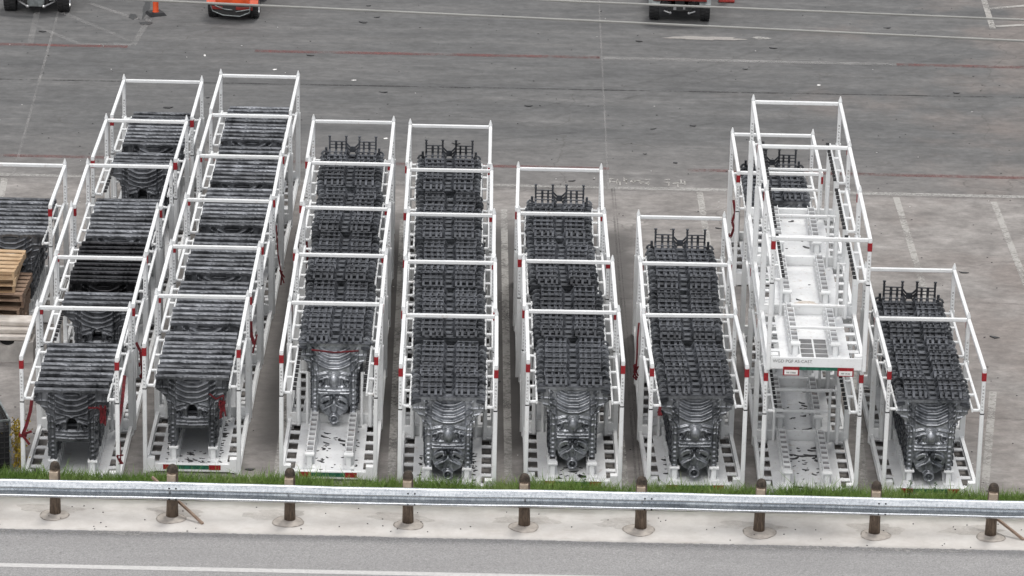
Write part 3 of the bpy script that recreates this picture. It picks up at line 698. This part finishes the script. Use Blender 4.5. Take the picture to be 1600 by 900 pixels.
for x, s_ in ((-.52, 'MF 17000'), (.62, 'MF 17.24')): text('label_text', s_, .05, (x, -.0955, -.055), M['black'], u1)
# perforated grate set into the near half of that deck
gr = MB()
for cxx in (-.15, .15):
    for r_ in range(4):
        y0 = .30 + r_ * .30
        for k in range(13): gr.box(cxx - .13, cxx + .13, y0 + k * .02, y0 + k * .02 + .008, .151, .158)
gr.build('grating', M['galvchan'], u1)
u2 = RK[(9, 2)]; r = random.Random(2); pts = []
for k in range(30):
    a = 2 * math.pi * k / 30; q = r.uniform(.8, 1.15); pts.append((.30 * q * math.cos(a), .42 + .22 * q * math.sin(a), .1515))
MB().add(pts, [tuple(range(30))]).build('rust_stain', mk_paint('rust_stain', (.55, .36, .18), .38, .62, .5, (.5, 2, 1)), u2)

# ---------------------------------------------------------------- debris flakes on decks and ground
def flake(mb, x, y, z, L, wd, a, rr):
    n = 9; up = []
    for k in range(n):
        t_ = 2 * math.pi * k / n; q = rr.uniform(.55, 1.15); px, py = L * q * math.cos(t_) / 2, wd * q * math.sin(t_) / 2 + .15 * L * math.cos(t_) ** 2
        up.append((x + px * math.cos(a) - py * math.sin(a), y + px * math.sin(a) + py * math.cos(a)))
    mb.add([(p, q, z) for p, q in up] + [(p, q, z + .012) for p, q in up], [tuple(range(n, 2 * n))] + [(k, (k + 1) % n, n + (k + 1) % n, n + k) for k in range(n)])
rr = random.Random(11); mb = MB()
def scatter(rk, zt, n, big, x0=-.34, x1=.34, y0=.15, y1=2.8):
    e = RK[rk]; bx, by, bz = [c / S for c in e.location]
    for _ in range(n):
        L = rr.uniform(.04, .12) if rr.random() > big else rr.uniform(.14, .34)
        flake(mb, bx + rr.uniform(x0, x1), by + rr.uniform(y0, y1), bz + zt, L, L * rr.uniform(.2, .45), rr.uniform(-.9, .9), rr)
scatter((7, 1), .152, 34, .35, y0=.2, y1=2.6); scatter((7, 2), .152, 16, .25); scatter((3, 1), .152, 30, .25, y0=.2, y1=2.4); scatter((2, 1), .152, 34, .1, y0=.15, y1=.9); scatter((2, 1), .152, 26, .1, x0=.52, x1=.6); scatter((2, 1), .152, 26, .1, x0=-.6, x1=-.52)
scatter((5, 1), .152, 16, .3, y0=.15, y1=1.1); scatter((6, 1), .152, 10, .3, x0=-.6, x1=-.52, y1=1.8); scatter((4, 1), .152, 26, .0, x0=-.6, x1=-.5, y1=2); scatter((4, 1), .152, 26, .0, x0=.5, x1=.6, y1=2); scatter((3, 1), .152, 18, .0, x0=.5, x1=.6)
scatter((9, 2), .152, 4, .1); scatter((9, 3), .152, 8, .3)
tag(mb.build('metal_flakes', M['flake']), 'dark torn flakes scattered over the white rack decks', 'debris', kind='stuff')
mb = MB()
for _ in range(520):
    x, y = rr.uniform(-15, 16), 80 + rr.random() ** 1.2 * 40; L = rr.uniform(.02, .06) if rr.random() > .08 else rr.uniform(.12, .3)
    flake(mb, x, y, .012, L, L * rr.uniform(.2, .5), rr.uniform(-.5, .5), rr)
for _ in range(70):
    flake(mb, rr.uniform(-12, 12), rr.uniform(77.3, 78.8), .012, .035, .02, rr.uniform(-1, 1), rr)
tag(mb.build('ground_litter', M['flake']), 'small dark chips littering the concrete yard', 'litter', kind='stuff')
mb = MB()
for _ in range(70):
    x, y = rr.uniform(-15, 16), 80 + rr.random() * 38; flake(mb, x, y, .012, rr.uniform(.02, .05), .02, rr.uniform(-.5, .5), rr)
tag(mb.build('pale_litter', M['plate']), 'small pale specks littering the concrete yard', 'litter', kind='stuff')

# ---------------------------------------------------------------- red straps
def strap(label, pts, wd=.05, loops=0):
    mb = MB(); mb.ribbon(pts, wd, .02)
    r = random.Random(len(label)); x, y, z = pts[-1]
    for _ in range(loops):
        a = [(x + r.uniform(-.07, .07), y + r.uniform(-.04, .04), z + r.uniform(-.22, .22)) for _ in range(3)]; mb.ribbon(a, .03, .02)
    o = mb.build('red_strap', M['strap']); return tag(o, label, 'strap', 'red lashing straps hanging on the racks')
def loc(rk, x, y, z):
    e = RK[rk]; b_ = [c / S for c in e.location]; return (b_[0] + x, b_[1] + y, b_[2] + z)
strap('red strap slung from ladder end to left front post of the nearest leftmost rack', [loc((1, 1), -.80, .02, 1.93), loc((1, 1), -.83, .0, 1.7), loc((1, 1), -.92, -.04, 1.38), loc((1, 1), -.99, -.06, 1.2)], .07, 0)
mb = MB(); b0 = loc((1, 1), -1, 0, 0); mb.cbox(b0[0] - .08, b0[0] + .08, b0[1] - .07, b0[1] + .07, 1.12, 1.2); mb.ribbon([(b0[0] + .02, b0[1] - .08, 1.2), (b0[0] + .2, b0[1] - .1, 1.28)], .05, .02); mb.ribbon([(b0[0] + .02, b0[1] - .08, 1.15), (b0[0] + .15, b0[1] - .1, .98)], .05, .02)
tag(mb.build('strap_knot', M['strap']), 'red strap knotted round the left front post of the nearest leftmost rack', 'strap')
strap('red strap heap bunched on the right shoulder of the nearest leftmost rack\'s front casting', [loc((1, 1), .36, .20, 1.72), loc((1, 1), .56, .22, 1.72), loc((1, 1), .66, .28, 1.62), loc((1, 1), .66, .35, 1.5)], .035, 12)
strap('long red strap dangling beside the right front post of the nearest leftmost rack', [loc((1, 1), 1.07, .9, 2.2), loc((1, 1), 1.05, .5, 1.75), loc((1, 1), .99, .12, 1.25), loc((1, 1), 1.02, .02, .95), loc((1, 1), 1.04, -.03, .55)], .07, 2)
strap('red strap loop hanging between the first and second full rows of racks', [loc((1, 2), 1.05, .1, 2.0), loc((1, 2), 1.16, -.05, 1.85), loc((1, 2), 1.2, -.1, 1.4)], .06, 5)
strap('red strap heap hanging on the right shoulder of the second row\'s front casting', [loc((2, 1), .36, .2, 1.74), loc((2, 1), .50, .22, 1.62), loc((2, 1), .66, .25, 1.70), loc((2, 1), .64, .3, 1.5), loc((2, 1), .63, .3, 1.35)], .03, 9)
strap('short red strap on the right rear post of the second row\'s nearest rack', [loc((2, 2), 1.02, -.1, 2.3), loc((2, 2), 1.04, -.15, 2.0), loc((2, 2), 1.1, -.2, 1.8)], .07, 1)
strap('long red strap looping down the right side of the second row\'s fourth rack', [loc((2, 4), 1.05, .3, 2.1), loc((2, 4), 1.10, .2, 1.4), loc((2, 4), 1.2, .1, .9)], .03, 2)
strap('red strap pulled straight across the foremost casting of the third full row', [loc((3, 1), -.50, 2.60, 2.0), loc((3, 1), 0, 2.57, 1.96), loc((3, 1), .52, 2.60, 2.0)], .03)
strap('red strap tangled low inside the left ladder of the third full row', [loc((3, 4), -.9, .5, 1.8), loc((3, 4), -.88, .4, 1.5), loc((3, 4), -.9, .4, 1.3)], .05, 4)
strap('red strap bunch hanging left of the row beside the two-tier racks', [loc((6, 2), -1.07, .8, 2.3), loc((6, 2), -1.10, .6, 2.0), loc((6, 2), -1.1, .5, 1.6), loc((6, 2), -1.12, .4, 1.3)], .04, 5)
strap('red strap tail behind the left front post of the rack left of the two-tier racks', [loc((6, 1), -.8, .02, 1.95), loc((6, 1), -.82, 0, 1.75)], .06, 1)
strap('zigzag red and pale strap on the left side of the lone rear rack', [loc((7, 9), -1.08, .3, 2.1), loc((7, 9), -1.03, .2, 1.8), loc((7, 9), -1.1, .15, 1.6), loc((7, 9), -1.05, .1, 1.45), loc((7, 9), -1.12, .05, 1.25)], .06, 2)
strap('red strap lying on the wing of the cut-off left rack', [(-10.9, 90.1, 1.5), (-10.6, 90.15, 1.5)], .07)

# ---------------------------------------------------------------- guardrail
g = empty('guardrail', (0, 77.75, 0), label='galvanised W-beam guardrail on round wooden posts along the road', cat='guardrail')
# W profile (offset towards the road, height), drawn as a closed thin section
zc = .775
prof = [(0.00, .200), (-.018, .190), (-.030, .178), (-.125, .115), (-.135, .085), (-.124, .062), (-.012, -.022), (-.004, -.032), (-.012, -.042), (-.125, -.088), (-.135, -.105), (-.125, -.130), (-.030, -.178), (-.018, -.190), (0, -.200)]
th = .007; ring = prof + [(y + th, z) for y, z in reversed(prof)]
def rail_seg(x0, x1, off):
    m_ = len(ring); vs = []; n = 6
    for i in range(n + 1):
        x = x0 + (x1 - x0) * i / n; wy = .012 * math.sin(x * .9 + 1); wz = .010 * math.sin(x * .55) + .004 * math.sin(x * 2.3)
        vs += [(x, -.16 + y + wy + off, zc + z + wz) for y, z in ring]
    fs = [(i * m_ + k, (i + 1) * m_ + k, (i + 1) * m_ + (k + 1) % m_, i * m_ + (k + 1) % m_) for i in range(n) for k in range(m_)]
    return MB().add(vs, fs)
edges = [-16.7, -11.7, -6.90, -1.98, 2.9, 7.72, 12.6, 17.5]
for i in range(len(edges) - 1): rail_seg(edges[i] - (.16 if i else 0), edges[i + 1] + .16, -.009 if i % 2 else 0).build('beam', M['galv'], g, smooth=False)
for i, (x, y) in enumerate(POSTS):
    r = random.Random(i); rad = .118 + r.uniform(-.006, .006); tl = r.uniform(-.012, .012)
    prof_ = [(0, 0), (rad * 1.04, 0), (rad * .98, .3), (rad, .7), (rad * .97, 1.0), (rad * .9, 1.07), (rad * .66, 1.13), (rad * .3, 1.155), (0, 1.16)]
    p = MB().lathe(prof_[:6], n=20).build('post', M['postwood'], g, smooth=True); p.location = (x * S, (y - 77.75 + .06) * S, 0); p.rotation_euler = (R(r.uniform(-1, 1)), R(r.uniform(-.8, .8)), r.uniform(0, 6))
    c_ = MB().lathe([(rad * .97, 1.0), (rad * .97, 1.001), (rad * .90, 1.07), (rad * .66, 1.128), (rad * .3, 1.153), (0, 1.16)], n=20).build('domed_top', M['postcap'], p, smooth=True)
    b_ = MB().cbox(-.10, .075, -.185, -.05, .48, .97).build('spacer_block', M['newwood'], p); b_.rotation_euler = (0, 0, -p.rotation_euler.z)
    bo = MB().lathe([(0, -.03), (.024, -.025), (.028, .0)], axis='y', n=8).build('bolt', M['bare'], g); bo.location = (x * S, (-.17) * S, (zc) * S)
# splice bolts
for ex_ in edges[1:-1]:
    for dx_ in (-.07, .07):
        for dz in (.12, -.12):
            bo = MB().lathe([(0, -.02), (.016, -.018), (.02, .0)], axis='y', n=8).build('bolt', M['dark'], g); bo.location = ((ex_ + dx_) * S, (-.16 - .14) * S, (zc + dz) * S)
# wooden stakes leaning through the rail
for lab, p, q in (('thin wooden stake leaning through the rail beside the second post', (-7.45, 78.9, .55), (-6.30, 77.70, .02)), ('thin wooden stake leaning through the rail at the right edge', (9.75, 78.7, .50), (10.72, 77.78, .02))):
    tag(MB().bar(p, q, .045, .05).build('wooden_stake', M['newwood'] if False else mk_wood('stake_wood', (.22, .15, .11), (.36, .27, .21), 3)), lab, 'stake', 'stakes leaning through the guardrail')

# ---------------------------------------------------------------- grass verge
n = 42000
gx = rng.uniform(-14, 15, n); gy = 78.95 + rng.random(n) * .62
dens = .5 + .5 * np.sin(gx * 1.7) * np.sin(gx * .63 + 1)
hh = (.29 + .18 * rng.random(n) ** 1.2 + .08 * dens) ; tall = rng.random(n) < .06; hh[tall] *= 1.35; keep = rng.random(n) < (.35 + .65 * (np.sin(gx * 3.1) * np.sin(gx * 1.13 + 2) + .7 > 0)); hh[~keep] *= .55
la = rng.normal(0, .32, n); lb = rng.normal(-.05, .25, n); wd = rng.uniform(.006, .013, n); an = rng.uniform(0, np.pi, n)
cx, cy = np.cos(an) * wd, np.sin(an) * wd
V = np.zeros((n, 5, 3)); z0 = .01
V[:, 0] = np.stack([gx - cx, gy - cy, np.full(n, z0)], 1); V[:, 1] = np.stack([gx + cx, gy + cy, np.full(n, z0)], 1)
mx, my = gx + la * hh * .4, gy + lb * hh * .4
V[:, 2] = np.stack([mx + cx * .8, my + cy * .8, hh * .6], 1); V[:, 3] = np.stack([mx - cx * .8, my - cy * .8, hh * .6], 1)
V[:, 4] = np.stack([gx + la * hh, gy + lb * hh, hh], 1)
mb = MB(); mb.v = [tuple(p) for p in V.reshape(-1, 3)]; mb.f = [q for i in range(n) for q in ((5 * i, 5 * i + 1, 5 * i + 2, 5 * i + 3), (5 * i + 3, 5 * i + 2, 5 * i + 4))]
tag(mb.build('grass_verge', M['grass']), 'green grass verge between the guardrail and the racks', 'grass', kind='stuff')
mb = MB(); r = random.Random(77)
for _ in range(900):
    x, y = r.uniform(-14, 15), r.uniform(79.0, 79.55); h_ = r.uniform(.22, .50); lx = r.gauss(0, .12)
    mb.add([(x - .005, y, .01), (x + .005, y, .01), (x + lx + .003, y + r.gauss(0, .05), h_)], [(0, 1, 2)])
tag(mb.build('dry_stalks', simple('dry_grass', (.42, .38, .24), .8, var=.3, scale=9)), 'pale dry stalks standing in the green verge', 'grass', kind='stuff')
def weed(x, y, h, label, mat='leaf', nl=60, rad=.12):
    mb = MB(); r = random.Random(int(x * 100))
    mb.tube([(0, 0, 0), (.01, 0, h * .5), (0, .01, h)], [.01, .008, .003], 5)
    for i in range(nl):
        z = h * (.15 + .85 * r.random()); a = r.uniform(0, 6.28); L = rad * (1.1 - z / h * .7) * r.uniform(.5, 1.1); c_, s_ = math.cos(a), math.sin(a)
        mb.add([(0, 0, z), (c_ * L * .5 - s_ * L * .2, s_ * L * .5 + c_ * L * .2, z + L * .35), (c_ * L, s_ * L, z + L * .25), (c_ * L * .5 + s_ * L * .2, s_ * L * .5 - c_ * L * .2, z + L * .3)], [(0, 1, 2, 3)])
    o = place(mb.build('weed', M[mat]), (x, y, .01)); return tag(o, label, 'weed', 'broad-leaved weeds in the grass verge')
weed(1.60, 79.45, .62, 'broad-leaved weed in front of the rack right of the middle row')
weed(8.48, 79.45, .62, 'taller broad-leaved weed left of the round boss of the rightmost casting'); weed(9.02, 79.45, .58, 'small broad-leaved weed right below the rightmost front casting')

# ---------------------------------------------------------------- overhead cables
def cable(label, x0, z0, x1, z1, y, r):
    pts = []
    for i in range(25):
        t_ = i / 24; x = x0 + (x1 - x0) * t_; pts.append((x, y, z0 + (z1 - z0) * t_))
    o = MB().tube(pts, r, 8).build('overhead_cable', M['cable'], smooth=True); return tag(o, label, 'cable', 'overhead cables crossing the top')
cable('lower grey overhead cable crossing the whole top of the yard', -60, 22.49, 60, 19.37, 42, .0135)
cable('upper grey overhead cable crossing the top right of the yard', -60, 21.53, 60, 19.10, 45, .0135)

# ---------------------------------------------------------------- pallets and concrete block at the left
bk = empty('concrete_block', (-12.9, 87.05, 0), label='grey precast concrete block with round lifting notch at the left edge', cat='concrete block')
mb = MB(); W2 = 1.98
# front face with an arched notch
def arch_front(x0, x1, z0, z1, cxn, rn, y):
    pts = [(x0, z0), (x1, z0), (x1, z1)] + [(cxn + rn * math.cos(a), z1 - rn * .72 * math.sin(a)) for a in np.linspace(0, math.pi, 12)] + [(x0, z1)]
    return pts
pts = arch_front(-W2, W2, 0, .50, 1.38, .17, 0); n_ = len(pts)
mb.add([(x, 0, z) for x, z in pts] + [(x, .55, z) for x, z in pts], [tuple(range(n_))[::1], tuple(range(2 * n_ - 1, n_ - 1, -1))] + [((i + 1) % n_, i, n_ + i, n_ + (i + 1) % n_) for i in range(n_)])
mb.build('body', M['block'], bk); MB().box(1.1, 1.66, .12, .50, .26, .492).build('lifting_pocket', M['dark'], bk)
for i, (z, y, hgt, l) in enumerate(((.505, .02, .12, 'lowest'), (.63, .16, .11, 'second'), (.745, .34, .12, 'top'))):
    tag(MB().cbox(-15, -10.98 + .03 * i, 87.07 + y, 87.07 + y + .45, z, z + hgt, .02).build('timber_beam', M['timber']), f'{l} bleached timber beam lying on the concrete block', 'timber beam', 'timber beams stacked on the concrete block')
def pallet_mesh():
    mb = MB(); W_, D_ = 1.3, 1.55
    for i in range(6): y = i * (D_ - .17) / 5; mb.box(-W_ / 2, W_ / 2, y, y + .17, .155, .18)
    for y in (0, D_ / 2 - .06, D_ - .13): mb.box(-W_ / 2, W_ / 2, y, y + .13, 0, .022)
    for x in (-W_ / 2, -.03, W_ / 2 - .06): mb.box(x, x + .06, .0, D_, .022, .155)
    return mb.mesh('pallet')
PM = pallet_mesh(); PM.materials.append(M['palletold']); PN = PM.copy(); PN.materials.clear(); PN.materials.append(M['palletnew'])
rr = random.Random(4); NP = 10
for i in range(NP):
    top = i >= NP - 3
    o = bpy.data.objects.new('pallet', PN if top else PM); COL.objects.link(o)
    place(o, (-11.96 + (-.16 if top else 0) + rr.uniform(-.06, .06), 88.15 + rr.uniform(-.05, .05), .005 + i * .182), R(rr.uniform(-5, 5)))
    tag(o, f"{'fresh yellow' if top else 'weathered brown'} wooden pallet, {ORD[NP-1-i].replace('front','topmost')+' from the top' if i < NP-1 else 'topmost'} of the stack".replace('topmost from the top', 'topmost'), 'pallet', 'wooden pallets stacked behind the concrete block')
for i in range(8):
    o = bpy.data.objects.new('pallet', PN if i > 5 else PM); COL.objects.link(o)
    place(o, (-11.40 + rr.uniform(-.05, .05), 89.75 - .0 + 0, .005 + i * .182), R(rr.uniform(-3, 3))) if False else place(o, (-14.6, 88.2, .005 + i * .182))
    if True: COL.objects.unlink(o)
# black wire-mesh bin with yellow weeds at the bottom left
bn = empty('mesh_bin', (-10.62, 80.45, 0), R(18), label='black wire-mesh bin cut off by the left edge near the guardrail', cat='bin')
mb = MB()
for x in np.linspace(-1.6, 0, 14): mb.bar((x, 0, .02), (x, 0, 1.15), .018); mb.bar((x, 1.6, .02), (x, 1.6, 1.15), .018)
for y in np.linspace(0, 1.6, 14): mb.bar((0, y, .02), (0, y, 1.15), .018)
for z in np.linspace(.05, 1.15, 10): mb.bar((-1.6, 0, z), (0, 0, z), .018); mb.bar((0, 0, z), (0, 1.6, z), .018)
mb.build('wire_sides', M['black'], bn); MB().cbox(-1.58, -.02, .03, 1.58, .05, .95, .05).build('dark_liner', M['rubber'], bn)
k = MB()
for a, b_ in (((-1.6, 0, 1.16), (0, 0, 1.16)), ((0, 0, 1.16), (0, 1.6, 1.16)), ((0, 0, 0), (0, 0, 1.16)), ((0, 1.6, 0), (0, 1.6, 1.16))): k.bar(a, b_, .035)
k.build('rim', M['skid'], bn)
mb = MB(); r = random.Random(9)
for i in range(420):
    z = r.random() ** .8 * 1.0; x = r.gauss(0, .09); y = r.gauss(0, .16) + z * .1; L = r.uniform(.03, .07); a = r.uniform(0, 6.28)
    mb.add([(x, y, z), (x + L * math.cos(a), y + L * math.sin(a), z + L * .4), (x + L * math.cos(a + .9), y, z + L)], [(0, 1, 2)])
for i in range(7): mb.tube([(r.gauss(0, .05), r.gauss(0, .05), 0), (r.gauss(0, .08), r.gauss(0, .1), 1.0)], .007, 4)
tag(place(mb.build('yellow_weed', M['yellow']), (-10.50, 80.7, 0)), 'yellow straggly weed growing beside the black mesh bin', 'weed')

# ---------------------------------------------------------------- traffic post and vehicles at the top edge
tp = empty('delineator_post', (-10.80, 116.9, 0), R(25), label='orange traffic post on a black rubber base in front of the vehicles', cat='traffic post')
MB().add([(-.26, -.26, 0), (.26, -.26, 0), (.26, .26, 0), (-.26, .26, 0), (-.20, -.20, .09), (.20, -.20, .09), (.20, .20, .09), (-.20, .20, .09)], [(0, 3, 2, 1), (4, 5, 6, 7), (0, 1, 5, 4), (1, 2, 6, 5), (2, 3, 7, 6), (3, 0, 4, 7)]).build('rubber_base', M['rubber'], tp)
MB().lathe([(.10, .09), (.085, .12), (.075, 1.3), (.09, 1.34), (.03, 1.42), (0, 1.42)], n=16).build('tube', M['orange'], tp, smooth=True)
for z in (.75, 1.05): MB().lathe([(.082, z), (.082, z + .12)], n=16).build('reflective_sleeve', M['plate'], tp)
rt = MB(); rt.cbox(-.24, .24, -.16, .16, 0, .12, .03); rt.lathe([(.09, .12), (.08, 1.2), (0, 1.22)], n=12)
tag(place(rt.build('marker_post', simple('red_plastic', (.40, .05, .04), .5)), (6.35, 119.75, 0)), 'red rubber-footed marker post beside the dark red vehicle', 'traffic post')

def tyre(r, wd):
    mb = MB(); prof = [(r * .60, -wd / 2), (r * .9, -wd / 2), (r * .98, -wd * .42), (r, -wd * .25), (r, wd * .25), (r * .98, wd * .42), (r * .9, wd / 2), (r * .60, wd / 2)]
    mb.lathe(prof, axis='x', n=28)
    for k in range(22):
        a = 2 * math.pi * k / 22; c_, s_ = math.cos(a), math.sin(a)
        for x0, x1, o_ in ((-wd * .45, -.02, 0), (.02, wd * .45, .14)):
            a2 = a + o_; c_, s_ = math.cos(a2), math.sin(a2)
            mb.bar((x0, c_ * r, s_ * r), (x1, c_ * r, s_ * r), .05, .04, up=(0, c_, s_))
    return mb
def utv(x, y, rz, label, body, wid=1.80, wr=.36, tw=.30, front='skid'):
    e = empty('utility_vehicle', (x, y, 0), rz, label=label, cat='utility vehicle', group='utility vehicles parked at the top edge')
    hw = wid / 2; wb = 2.3; y0 = wr
    for sx in (-1, 1):
        for yy in (y0, y0 + wb):
            t_ = tyre(wr, tw).build('wheel', M['tyre'], e); t_.location = (sx * (hw - tw / 2) * S, yy * S, wr * S)
            rm = MB().lathe([(0, -.02), (wr * .25, -.03), (wr * .55, tw * .30), (wr * .62, tw * .5)] if sx > 0 else [(0, .02), (wr * .25, .03), (wr * .55, -tw * .30), (wr * .62, -tw * .5)], axis='x', n=20).build('rim', M['bare'], t_)
            mb = MB()
            for dz in (-.03, .12): mb.tube([(sx * .25, yy - .1, wr + dz), (sx * (hw - tw), yy, wr + dz * .6)], .022, 6); mb.tube([(sx * .25, yy + .12, wr + dz), (sx * (hw - tw), yy, wr + dz * .6)], .022, 6)
            mb.tube([(sx * .38, yy, wr + .45), (sx * (hw - tw - .05), yy, wr)], .045, 8)
            mb.build('suspension_arm', M['bare'], e)
    # hull: tapered hood, tub and bed
    def prism(sec, y_a, y_b, sec2=None):
        sec2 = sec2 or sec; n = len(sec)
        return MB().add([(px, y_a, pz) for px, pz in sec] + [(px, y_b, pz) for px, pz in sec2], [tuple(range(n)), tuple(range(2 * n - 1, n - 1, -1))] + [((i + 1) % n, i, n + i, n + (i + 1) % n) for i in range(n)])
    z = wr
    MB().cbox(-.36, .36, .05, 3.0, z - .06, z + .08, .03).build('chassis', M['black'], e)
    prism([(-.30, z + .30), (.30, z + .30), (.55, z + .40), (.52, z + .62), (.30, z + .70), (-.30, z + .70), (-.52, z + .62), (-.55, z + .40)], .0, 1.0,
          [(-.45, z + .30), (.45, z + .30), (hw - .08, z + .42), (hw - .12, z + .85), (.40, z + .92), (-.40, z + .92), (-hw + .12, z + .85), (-hw + .08, z + .42)]).build('hood', body, e)
    for sx in (-1, 1):
        pts = [(sx * (hw - tw / 2 + 0), y0 + (wr + .10) * math.cos(a), wr + (wr + .10) * math.sin(a)) for a in np.linspace(.35, math.pi - .35, 9)]
        f_ = MB()
        for p_, q_ in zip(pts[:-1], pts[1:]): f_.bar(p_, q_, tw + .04, .03, up=(1, 0, 0)) if False else f_.bar(p_, q_, .03, tw + .04, up=(1, 0, 0))
        f_.build('fender', body if front != 'axle' else M['skid'], e)
        MB().lathe([(0, -.02), (.09, .0), (.10, .05)], (sx * .38, .02, z + .50), 'y', 14).build('headlight', M['plate'], e)
    prism([(-hw + .12, z + .10), (hw - .12, z + .10), (hw - .10, z + .45), (-hw + .10, z + .45)], 1.0, 2.1).build('tub', body, e)
    for sx in (-1, 1): q_ = MB().cbox(sx * .35 - .24, sx * .35 + .24, 1.35, 1.80, z + .46, z + .60, .04); q_.cbox(sx * .35 - .24, sx * .35 + .24, 1.80, 1.92, z + .5, z + 1.05, .04); q_.build('seat', M['black'], e)
    prism([(-hw + .1, z + .55), (hw - .1, z + .55), (hw - .05, z + .85), (-hw + .05, z + .85)], 2.12, 3.1).build('cargo_bed', body, e)
    cg = MB()
    for sx in (-1, 1): cg.tube([(sx * .55, .95, z + .85), (sx * .52, 1.25, z + 1.55), (sx * .52, 2.0, z + 1.6), (sx * .60, 2.15, z + .8)], .035, 8)
    for yy, zz in ((1.25, 1.55), (2.0, 1.6)): cg.tube([(-.52, yy, z + zz), (.52, yy, z + zz)], .035, 8)
    cg.build('roll_cage', M['black'], e); MB().tube([(-.35 + .15 * math.cos(a), 1.18 + .02 * math.sin(a), z + .95 + .15 * math.sin(a)) for a in np.linspace(0, 6.28, 17)], .015, 6).build('steering_wheel', M['black'], e)
    if front == 'skid':
        prism([(-.24, z - .12), (.24, z - .12), (.26, z + .28), (-.26, z + .28)], -.10, .04, [(-.26, z - .02), (.26, z - .02), (.28, z + .3), (-.28, z + .3)]).build('skid_plate', M['skid'], e)
        k_ = MB()
        for sx in (-1, 1): k_.tube([(sx * .24, -.10, z - .12), (sx * .55, .15, z - .02)], .03, 8); k_.lathe([(0, -.03), (.05, 0), (0, .03)], (sx * .24, -.12, z - .12), 'y', 10)
        k_.build('bumper', M['bare'], e)
    elif front == 'battered':
        f_ = prism([(-hw + .24, z - .12), (-.2, z - .2), (.2, z - .2), (hw - .24, z - .12), (hw - .2, z + .16), (-hw + .2, z + .16)], -.16, .12); f_.build('front_fascia', M['black'], e); prism([(-hw + .24, z + .17), (hw - .24, z + .17), (hw - .28, z + .62), (-hw + .28, z + .62)], -.10, .10).build('front_panel', body, e)
        k_ = MB()
        for p_ in ([(-hw + .12, -.2, z + .12), (-hw + .18, -.2, z - .05), (-.25, -.22, z - .16), (.25, -.22, z - .18), (hw - .22, -.2, z - .06)], [(.12, -.2, z - .05), (hw - .2, -.2, z + .04)], [(-.5, -.2, z + .12), (-.22, -.2, z + .02), (.02, -.2, z + .0)], [(hw - .2, -.2, z + .12), (hw - .22, -.2, z - .08)]): k_.tube(p_, .018, 6)
        k_.build('bumper', M['skid'], e); [MB().cbox(a_, b_, -.185, -.165, z + .0, z + .10).build('lamp_cluster', M['utvred'], e) for a_, b_ in ((.12, .62), (-.62, -.28))]
    else:
        prism([(-.80, z + .30), (.80, z + .30), (.78, z + .60), (-.78, z + .60)], -.12, .02).build('front_panel', body, e)
        k_ = MB(); k_.cbox(-.26, .26, -.04, .10, z - .06, z + .14, .03); k_.cbox(-.14, .14, 0, .2, z + .14, z + .34, .03); k_.build('gearbox', M['black'], e)
        q_ = MB()
        for sx in (-1, 1): q_.lathe([(0, -.05), (.045, 0), (0, .04)], (sx * .28, -.05, z - .10), 'y', 10); q_.tube([(sx * .28, -.04, z - .10), (sx * .46, .05, z - .06)], .028, 8)
        q_.cbox(-.19, -.10, -.055, -.041, z + .0, z + .10).cbox(.10, .17, -.055, -.041, z + .02, z + .10); q_.build('mounting_lugs', M['bare'], e)
    return e
utv(-14.35, 116.75, 0, 'charcoal utility vehicle with grey skid plate cut off at the top left corner', M['utvgrey'], 1.95, .36, .36, 'skid')
utv(-8.48, 116.55, R(-4), 'orange utility vehicle with battered black front at the top edge', M['utvorange'], 1.50, .34, .26, 'battered')
utv(4.83, 117.25, R(-2), 'dark red utility vehicle with exposed front axle at the top edge', M['utvred'], 1.82, .40, .30, 'axle')
